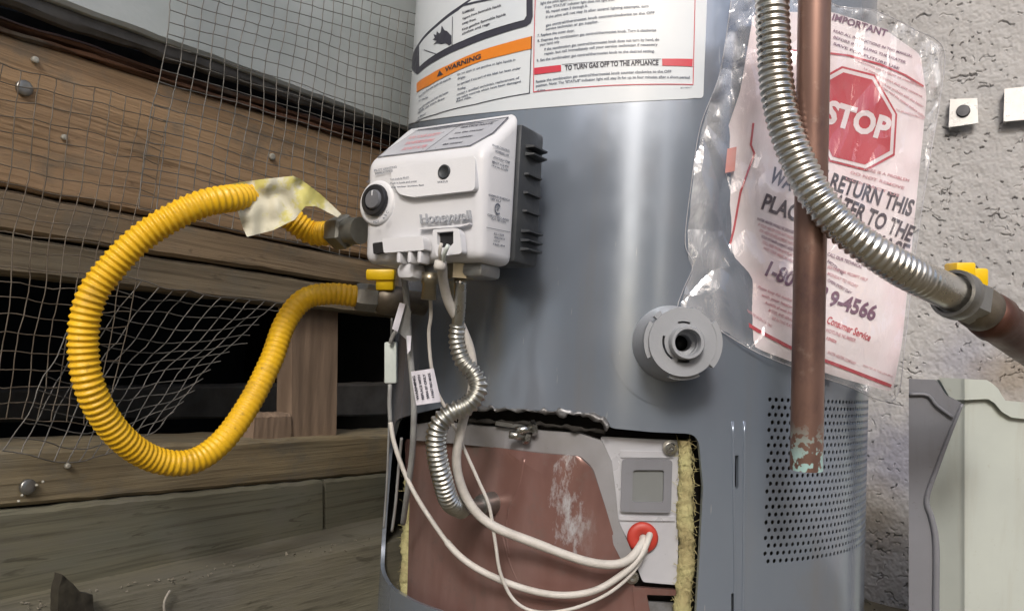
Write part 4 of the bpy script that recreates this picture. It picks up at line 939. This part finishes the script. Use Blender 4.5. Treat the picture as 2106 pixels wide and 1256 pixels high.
wire('ground_wire', [(826, 900, .75), (820, 960, .76), (813, 1040, .77), (806, 1092, .78)], .0014, M['wire_grey'], 'short grey wire end hanging inside the left edge of the opening')
for pts, lab_, dd in (([(822, 622), (834, 625), (818, 682), (806, 676)], 'folded white tape flag on the grey cable', .66), ([(834, 622), (846, 640), (838, 700), (820, 684)], 'small grey tape flag beside the white flag', .664), ([(836, 690), (846, 690), (844, 720), (838, 728)], 'small white sleeve on the grey cable', .66)):
    mb = MB(); sheet(mb, [(x, -y) for x, y in pts][::-1], [], lambda u, w, d: at(u, -w, dd+.003*math.sin((u-w)/20)+d), .0012, True, 6, 12)
    tag(mb.build('tape_flag', M['paper_tag'] if 'white' in lab_[:14] else M['wire_grey'], None), lab_, 'tape')
bt = thing('burner_tube', at(947, 640, .61), 'silver tube with coiled flexible lower part running to the rusty burner door', 'tube')
mb = MB(); tube(mb, wpts([(947, 572, .60), (945, 630, .605), (941, 672, .61)]), .0047, 16, .004); mb.build('straight_tube', M['steel'], bt)
cp_ = wpts([(941, 668, .61), (939, 700, .612), (950, 740, .614), (976, 770, .614), (984, 800, .612), (964, 832, .608), (925, 850, .604), (900, 880, .604), (898, 930, .608), (910, 985, .615), (925, 1030, .628), (950, 1046, .65)])
mb = MB(); tube(mb, cp_, lambda s, L: .0066*(1+.13*math.sin(2*math.pi*s/.0039))*(.85+.25*min(1, s/(L*.5))), 18, .00052); mb.build('coiled_tube', M['flex_dull'], bt)
jp = at(950, 1046, .652); je = oncyl(1012, 1034, -.008); d_ = je-jp
mb = MB(); lathe(mb, jp, d_, [(.0060, -.004), (.0060, d_.length*.6), (.0085, d_.length*.6), (.0095, d_.length*.95), (.0095, d_.length*1.1)], 20); mb.build('elbow_fitting', M['zinc'], bt, angle=40)

# ================================================================== POUCH WITH INSTRUCTION SHEET
def bag(x, y, off=0.0):
    k = (x-1440)/1000; d = .648+k*k*.30+.012*math.exp(-((x-1450)/60)**2)
    w = .0035*mn.noise(Vector((x/85, y/170, 2)))+.0016*mn.noise(Vector((x/34, y/60, 5)))
    return at(x, y, d+w-off)
ps = [(1550, 26), (1522, 190), (1484, 300), (1461, 395), (1448, 480), (1488, 535), (1476, 640), (1492, 668), (1560, 718), (1640, 748), (1740, 780), (1836, 806), (1856, 700), (1872, 540), (1893, 330), (1906, 200), (1893, 112), (1815, 58), (1710, 24)]
mb = MB(); sheet(mb, roundpoly([(x, -y) for x, y in ps], 14), [], lambda u, w, d: bag(u, -w, -d), .003, True, 14, 14)
sheet_o = tag(mb.build('instruction_sheet', M['paper'], None, angle=60), 'pinkish white instruction sheet with red stop sign inside the clear pouch', 'paper sheet')
rp_, pk, pu, dk, wt_ = MB(), MB(), MB(), MB(), MB()
bm_ = lambda o: (lambda x, y: bag(x, y, o))
Z2 = lambda x, y: (1380+x/2.9008, y/2.9008); Z3 = lambda x, y: (1380+x/2.2424, 280+y/2.2424)
def btext(mb, s, a, b, cap, o=.0008, bold=.02): pxtext(mb, s, a, b, cap, bm_(o), bold)
def bpoly(mb, pts, o): sheet(mb, [(x, -y) for x, y in pts][::-1], [], lambda u, w, d: bag(u, -w, o), 0, False, 14, 14)
def bline(mb, pts, w, o=.0008):
    for i in range(len(pts)-1):
        p, q = Vector(pts[i]), Vector(pts[i+1]); d = (q-p).normalized(); n_ = Vector((-d.y, d.x))*w/2; q = q+d*w*.3
        k = max(1, int((q-p).length/14))
        for j in range(k):
            a_, b_ = p.lerp(q, j/k), p.lerp(q, (j+1)/k); mb.add([bag(*c, o) for c in (a_+n_, a_-n_, b_-n_, b_+n_)], [(0, 1, 2, 3)], False)
oc = [Vector(Z2(*p)) for p in ((1020, 395), (1215, 445), (1350, 682), (1335, 928), (1165, 1020), (945, 965), (838, 735), (868, 480))]
oce = sum(oc, Vector((0, 0)))/8
st_ = MB(); bpoly(st_, [oce+(p-oce)*1 for p in oc], .0008); sto = st_.build('stop_sign', M['stop_red'], sheet_o, label='faded red octagon reading STOP')
st_ = MB(); bpoly(st_, [oce+(p-oce)*.955 for p in oc], .0012); st_.build('white_border', M['stop_white'], sto)
st_ = MB(); bpoly(st_, [oce+(p-oce)*.88 for p in oc], .0016); st_.build('red_field', M['stop_red'], sto)
btext(wt_, "STOP", Z2(905, 722), Z2(1288, 835), 44, .0021, .045)
btext(pu, "IMPORTANT", Z2(960, 118), Z2(1285, 218), 13, bold=.03)
for k in range(3): btext(pu, ("READ ALL INSTRUCTIONS IN THIS MANUAL", "BEFORE INSTALLING THE HEATER", "SAVE FOR FUTURE USE")[k], Z2(968, 190+k*38), Z2(1440-k*40, 345+k*36), 5)
bline(rp_, [Z2(*p) for p in ((700, 300), (960, 320), (1060, 332), (1250, 385), (1400, 450), (1505, 515))], 4)
for k, s in enumerate(("Instructions pour utiliser ce chauffe-eau", "Le manuel complet doit etre conserve", "If you have any problem with this heater", "Please read the manual before calling")):
    btext(pk, s, Z2(1100+k*50, 360+k*52), Z2(1490+k*8, 520+k*62), 4.5)
btext(pk, "THIS APPLIANCE IS A PRODUCT", Z2(1340, 660), Z2(1510, 715), 4)
for k in range(3): btext(pk, ("IF THERE IS A PROBLEM", "DO NOT REMOVE", "CONTACT US")[k], Z2(1100-30*k, 1000+k*35), Z2(1420-30*k, 1085+k*45), 5.5)
btext(dk, "RETURN THIS", Z3(728, 238), Z3(1105, 368), 32, bold=.03); btext(dk, "DO NOT", Z3(570, 180), Z3(705, 228), 32, bold=.03)
btext(dk, "WATER HEATER TO THE", Z3(448, 208), Z3(1102, 487), 32, bold=.03); btext(dk, "PLACE OF PURCHASE", Z3(415, 333), Z3(1082, 572), 32, bold=.03)
for k in range(6): btext(pk if k % 3 else pu, ("WATER HEATER SHOULD BE SERVICED", "IF YOUR HEATER DOES NOT WORK", "FOR HELP OR REPLACEMENT PARTS", "YOUR RETAILER CANNOT ASSIST", "TOLL FREE FROM ANY PLACE", "HAVE YOUR SERIAL NUMBER")[k], Z3(395+6*k, 385+27*k), Z3(565, 450+27*k), 5.5)
for k in range(5): btext(pk if k in (2, 3) else pu, ("CALL OUR TECHNICAL", "HOTLINE", "SERVICE FOR PROMPT HELP", "MONDAY TO FRIDAY", "OPEN EVERY DAY")[k], Z3(720, 548+30*k), Z3((880, 790, 905, 860, 830)[k], 610+30*k), 6)
btext(pu, "1-800", Z3(432, 638), Z3(590, 712), 30, bold=.03); btext(pu, "9-4566", Z3(724, 775), Z3(936, 850), 30, bold=.035); btext(pu, "43", Z3(650, 742), Z3(705, 765), 30, bold=.03)
for k in range(5): btext(pk, ("Please keep this number", "with your heater", "Available all week long", "MODEL AND SERIAL", "SEE RATING PLATE")[k], Z3(400+16*k, 700+36*k), Z3(560, 765+30*k), 6)
btext(rp_, "Consumer Service", Z3(716, 860), Z3(915, 945), 15, bold=.02); btext(pk, "HOTLINE NUMBER", Z3(714, 900), Z3(850, 950), 7)
btext(rp_, "A DIVISION", Z3(714, 935), Z3(760, 955), 6); btext(pk, "WATER HEATER COMPANY", Z3(720, 1000), Z3(850, 1055), 6); btext(pk, "PRINTED IN THE USA 0914", Z3(885, 1060), Z3(1020, 1112), 4)
btext(pk, "KEEP WITH THE HEATER AT ALL TIMES", Z3(335, 800), Z3(462, 882), 5)
bline(rp_, [Z3(*p) for p in ((380, -60), (368, 40), (385, 82), (352, 170), (320, 260), (290, 430), (260, 550))], 4.4)
bline(rp_, [Z3(*p) for p in ((305, 620), (312, 690), (276, 818))], 4.2); bline(rp_, [Z3(*p) for p in ((276, 818), (400, 895), (552, 975), (780, 1060), (1012, 1150))], 7)
for q_, n_, m_ in ((rp_, 'red_border', 'stop_red'), (pk, 'pink_print', 'pink_ink'), (pu, 'purple_print', 'purple_ink'), (dk, 'black_print', 'faded_ink')): q_.build(n_, M[m_], sheet_o)['kind'] = 'stuff'
wt_.build('stop_lettering', M['stop_white'], sto)
po = [(1508, -40), (1496, 60), (1478, 160), (1440, 260), (1420, 380), (1406, 500), (1420, 545), (1400, 600), (1392, 640), (1440, 660), (1492, 690), (1560, 726), (1640, 758), (1740, 792), (1838, 822), (1862, 700), (1880, 540), (1912, 330), (1934, 200), (1940, 100), (1880, 60), (1800, 22), (1720, 12), (1640, -40)]
def pdist(x, y):                                       # signed distance in the sheet's plane: positive outside the paper
    ins, best = False, 1e9
    for k in range(len(ps)):
        (x1, y1), (x2, y2) = ps[k-1], ps[k]
        if (y1 > y) != (y2 > y) and x < (x2-x1)*(y-y1)/(y2-y1)+x1: ins = not ins
        dx, dy = x2-x1, y2-y1; t = max(0, min(1, ((x-x1)*dx+(y-y1)*dy)/(dx*dx+dy*dy))); best = min(best, math.hypot(x-x1-t*dx, y-y1-t*dy))
    return -best if ins else best
crum = []
def offtank(p):                                        # the film rests against the jacket, never inside it
    r_ = math.hypot(p.x-AX.x, p.y-AX.y); lim = R+.0025
    if r_ < lim and p.y < AX.y: q = cnorm(p); return Vector((AX.x+q.x*lim, AX.y+q.y*lim, p.z))
    return p
def filmsurf(u, w, d):
    k = max(0.0, min(1.0, (pdist(u, -w)+12)/34)); y = -w
    rid = abs(mn.noise(Vector((u/30+y/120, y/70, 11))))*2-.5
    crum.append(.125+.48*k)
    return offtank(bag(u, y, .005-d+.004*mn.noise(Vector((u/50, y/90, 11)))+k*(.010*rid+.004*mn.noise(Vector((u/14, y/40, 3))))))
mb = MB(); sheet(mb, roundpoly([(x, -y) for x, y in po], 14), [], filmsurf, 0, False, 8, 8)
pch = tag(mb.build('plastic_pouch', M['film'], None), 'clear wrinkled plastic pouch hanging on the tank over the instruction sheet', 'pouch')
ca = pch.data.attributes.new('crumple', 'FLOAT', 'POINT'); ca.data.foreach_set('value', crum[:len(pch.data.vertices)])
mb = MB(); rim_ = [(x, y) for x, y in po]; rim_ = catmull([offtank(bag(x, y, .006)) for x, y in rim_+rim_[:1]], 8); tube(mb, rim_, .00035, 6, .004, spline=False); mb.build('pouch_seam', M['film_edge'], pch)
mb = MB(); bpoly(mb, [(1434, 552), (1476, 546), (1482, 560), (1478, 606), (1430, 610)], .0075); mb.build('clear_tape', M['tape'], pch)
mb = MB(); bpoly(mb, [(1496, 306), (1515, 302), (1511, 352), (1491, 356)], .0075); mb.build('red_sticker', M['tape_red'], pch)

# ================================================================== STUCCO WALL FITTINGS, COVER PANEL
def bracket(pts, bolt, label):
    P_ = [onstuc(*p, .014) for p in pts]; t = thing('strap_bracket', sum(P_, Vector())/4, label, 'bracket', 'strap brackets on the stucco wall')
    mb = MB(); mb.add(P_+[p-SN*.003 for p in P_], [(0, 1, 2, 3), (7, 6, 5, 4), (0, 4, 5, 1), (1, 5, 6, 2), (2, 6, 7, 3), (3, 7, 4, 0)], False)
    mb.build('plate', M['bracket'], t)
    b_ = [P_[0]-SN*.003, P_[3]-SN*.003]; mb = MB(); e_ = SD*.003
    mb.add([b_[0], b_[1], b_[1]+e_, b_[0]+e_]+[q-SN*.0115 for q in (b_[0], b_[1], b_[1]+e_, b_[0]+e_)], [(0, 1, 2, 3), (0, 4, 5, 1), (1, 5, 6, 2), (2, 6, 7, 3), (3, 7, 4, 0)], False); mb.build('side_leg', M['bracket'], t)
    if bolt:
        c_ = onstuc(*bolt, .014); mb = MB(); lathe(mb, c_, SN, [(.0080, 0), (.0078, .0022), (.0070, .0030), (0, .0031)], 24); mb.build('bolt_head', M['bolt_dark'], t, angle=35)
bracket([(1951, 262), (2012, 253), (2010, 202), (1954, 204)], (1981, 229), 'small white square bracket with a dark bolt on the stucco wall')
bracket([(2064, 250), (2150, 243), (2150, 174), (2066, 183)], None, 'plain white plate without bolt at the right edge of the stucco wall')

pt_ = .80
cp = thing('cover_panel', at(1920, 1256, pt_).xy.to_3d(), 'pale green sheet metal cover with grey cut-out side leaning by the stucco', 'cover panel')
side = roundpoly([(1869, 778), (1926, 781), (1946, 812), (1978, 828), (1952, 895), (1926, 962), (1903, 1030), (1918, 1068), (1926, 1118), (1926, 1560), (1869, 1560)], [0, 4, 6, 4, 20, 20, 14, 10, 6, 0, 0])
mb = MB(); sheet(mb, [(x, -y) for x, y in side][::-1], [], lambda u, w, d: at(u, -w, pt_-.03-(u-1870)/110*.012+d), .0025, True, 20, 40); mb.build('side_flange', M['panel_grey'], cp, angle=40)
mb = MB(); tube(mb, [at(x, y, pt_-.032-(x-1870)/110*.012) for x, y in ((1870, 810), (1908, 812), (1925, 832), (1960, 858))], .0016, 8, .004); mb.build('flange_rib', M['panel_grey'], cp)
mb = MB(); tube(mb, [at(x, y, pt_-.031-(x-1870)/110*.012) for x, y in ((1979, 830), (1952, 896), (1927, 962), (1906, 1026), (1916, 1064), (1925, 1118), (1925, 1250), (1925, 1500))], lambda s, L: .0014+.0016*min(1, s/(L*.45)), 10, .004); mb.build('rolled_edge', M['panel_grey'], cp)
cols = [(1880, .034), (1930, .018), (1976, .001), (1984, -.003), (1992, -.004), (2040, -.003), (2110, .002), (2240, .010)]
def ptop(x): return np.interp(x, [1880, 1926, 1985, 2033, 2053, 2066, 2106, 2240], [780, 780, 783, 785, 803, 827, 831, 833])
def pz(x): return pt_+np.interp(x, [c_[0] for c_ in cols], [c_[1] for c_ in cols])
front = [(1880, -780), (1930, -780), (1985, -783), (2030, -785)]+[(x, -float(ptop(x))) for x in (2042, 2053, 2060, 2068, 2106, 2240)]+[(2240, -1600), (1880, -1600)]
mb = MB(); sheet(mb, front[::-1], [], lambda u, w, d: at(u, -w, float(pz(u))+d), .002, True, 4, 60); mb.build('front_panel', M['panel_pale'], cp, angle=25)
top_ = [(1930, -776), (1985, -779), (2030, -781)]+[(x, -float(ptop(x))+4) for x in (2042, 2053, 2060, 2068, 2106, 2240)]
low_ = [(2240, -863), (2106, -861), (2080, -858), (2060, -846), (2045, -828), (2032, -820), (1990, -822), (1956, -822)]
mb = MB(); sheet(mb, (top_+low_)[::-1], [], lambda u, w, d: at(u, -w, float(pz(u))-.006+d), .005, True, 4, 12); mb.build('rolled_rim', M['panel_pale'], cp, angle=30)

# ================================================================== WIRE MESH
def mesh_sheet(tl, tr, br, bl, off, cellm=.0125, cellx=.0125, sag=None, r=.00042, jit=.0008, keep=None):
    P_ = [onwall(*p, off) for p in (tl, tr, br, bl)]
    nx = max(2, round(((P_[1]-P_[0]).length+(P_[2]-P_[3]).length)/2/cellx)); ny = max(2, round(((P_[3]-P_[0]).length+(P_[2]-P_[1]).length)/2/cellm))
    def S(a, b):
        p = P_[0].lerp(P_[1], a).lerp(P_[3].lerp(P_[2], a), b)
        q = Vector((mn.noise(Vector((a*5, b*5, off*99))), 0, mn.noise(Vector((a*5+40, b*5, off*99)))))*.004
        o = off+.004*mn.noise(Vector((a*4, b*4, 7+off*50)))
        if sag: dd, ds = sag(a, b); o += dd; p = p+ds
        return p+WD*q.x+Vector((0, 0, q.z))+WN*(o-off)
    mb = MB()
    def run(f_, n_):
        seg_ = []
        for k in range(n_*2+1):
            a, b = f_(k/(n_*2))
            if keep is None or keep(a, b): seg_.append(S(a, b)+Vector((mn.noise(Vector((a*90, b*90, 1))), mn.noise(Vector((a*90, b*90, 5))), mn.noise(Vector((a*90, b*90, 9)))))*jit)
            else:
                if len(seg_) > 1: ww(seg_)
                seg_ = []
        if len(seg_) > 1: ww(seg_)
    def ww(pts):
        v, f = [], []
        for i, p in enumerate(pts):
            T = (pts[min(i+1, len(pts)-1)]-pts[max(i-1, 0)]).normalized(); N1 = (WN-T*WN.dot(T)).normalized(); B1 = T.cross(N1)
            for k in range(5): a = 2*math.pi*k/5; v.append(p+(N1*math.cos(a)+B1*math.sin(a))*r)
        for i in range(len(pts)-1):
            for k in range(5): f.append((i*5+k, i*5+(k+1) % 5, i*5+5+(k+1) % 5, i*5+5+k))
        mb.add(v, f)
    for i in range(nx+1): run(lambda t, i=i: (i/nx, t), ny)
    for j in range(ny+1): run(lambda t, j=j: (t, j/ny), nx)
    return mb
tag(mesh_sheet((372, -130), (930, 60), (900, 570), (283, 425), .034, cellx=.0158, r=.00046).build('wire_mesh', M['galv'], None), 'upper sheet of galvanised wire mesh hung over the grey siding and joist', 'wire mesh', 'wire mesh sheets on the wall')
tag(mesh_sheet((-130, 95), (350, 222), (222, 872), (-210, 850), .010, r=.00046).build('wire_mesh', M['galv_rust'], None), 'left sheet of wire mesh flat over the joist boards and crawlspace', 'wire mesh', 'wire mesh sheets on the wall')
def sagf(a, b): return (-.018*math.sin(math.pi*a)*math.sin(math.pi*b), Vector((0, 0, -.016*math.sin(math.pi*a)*(.35+b))))
tag(mesh_sheet((212, 556), (596, 622), (350, 856), (12, 924), .012, sag=sagf, cellx=.0140, r=.00050, jit=.0009, keep=lambda a, b: a < .98+.08*mn.noise(Vector((b*9, 0, 0)))).build('wire_mesh', M['galv'], None), 'torn bent piece of wire mesh sagging inside the crawlspace opening', 'wire mesh', 'wire mesh sheets on the wall')

mb = MB(); zc = onz(160, 1246, zl); cpz = lambda x, y, d=0: onplane(x, y, WN, zc.dot(WN)+.012)-WN*d
sheet(mb, [(x, -y) for x, y in ((118, 1330), (120, 1213), (127, 1180), (140, 1190), (152, 1201), (167, 1218), (192, 1222), (199, 1330))], [], lambda u, w, d: cpz(u, -w, d)+WN*.002*mn.noise(Vector((u/20, w/20, 0))), .009, True, 8, 8)
tag(mb.build('wood_chip', M['bark'], None, angle=40), 'dark jagged wood chip standing against the footing at the bottom left', 'wood chip')
mb = MB(); tube(mb, [onplane(x, y, WN, onz(345, 1209, zl).dot(WN)+.003) for x, y in ((350, 1213), (341, 1228), (337, 1245), (341, 1275))], .0010, 6, .003); tag(mb.build('thread', M['fibre_pale'], None), 'short pale thread hanging on the footing', 'thread')

# ================================================================== LITTER ON THE GROUND
mb = MB(); 
for k in range(420):
    x, y = (random.uniform(1740, 1900), random.uniform(1160, 1330)) if k % 2 else (random.uniform(380, 800), random.uniform(1205, 1330))
    p = onz(x, y, .0); r = random.uniform(.0010, .0042)
    if k % 5 == 0:
        x = random.uniform(30, 760); yy = 1203+(1126-1203)*(x-372)/398-random.uniform(3, 26); p = onz(x, yy, zl); p.z -= .0035; r = random.uniform(.0007, .0022)
    if (p-AX).xy.length < R+.004: continue
    vs_ = [p+Vector((random.uniform(-1, 1)*r, random.uniform(-1, 1)*r, random.uniform(0, 1.2)*r+.004)) for _ in range(6)]
    mb.add(vs_, [(0, 1, 2), (0, 2, 3), (0, 3, 4), (1, 4, 5), (2, 3, 5), (0, 1, 4)], False)
tag(mb.build('gravel', M['fibre'], None), 'loose crumbs of dirt and lint on the ground', None, None, 'stuff')
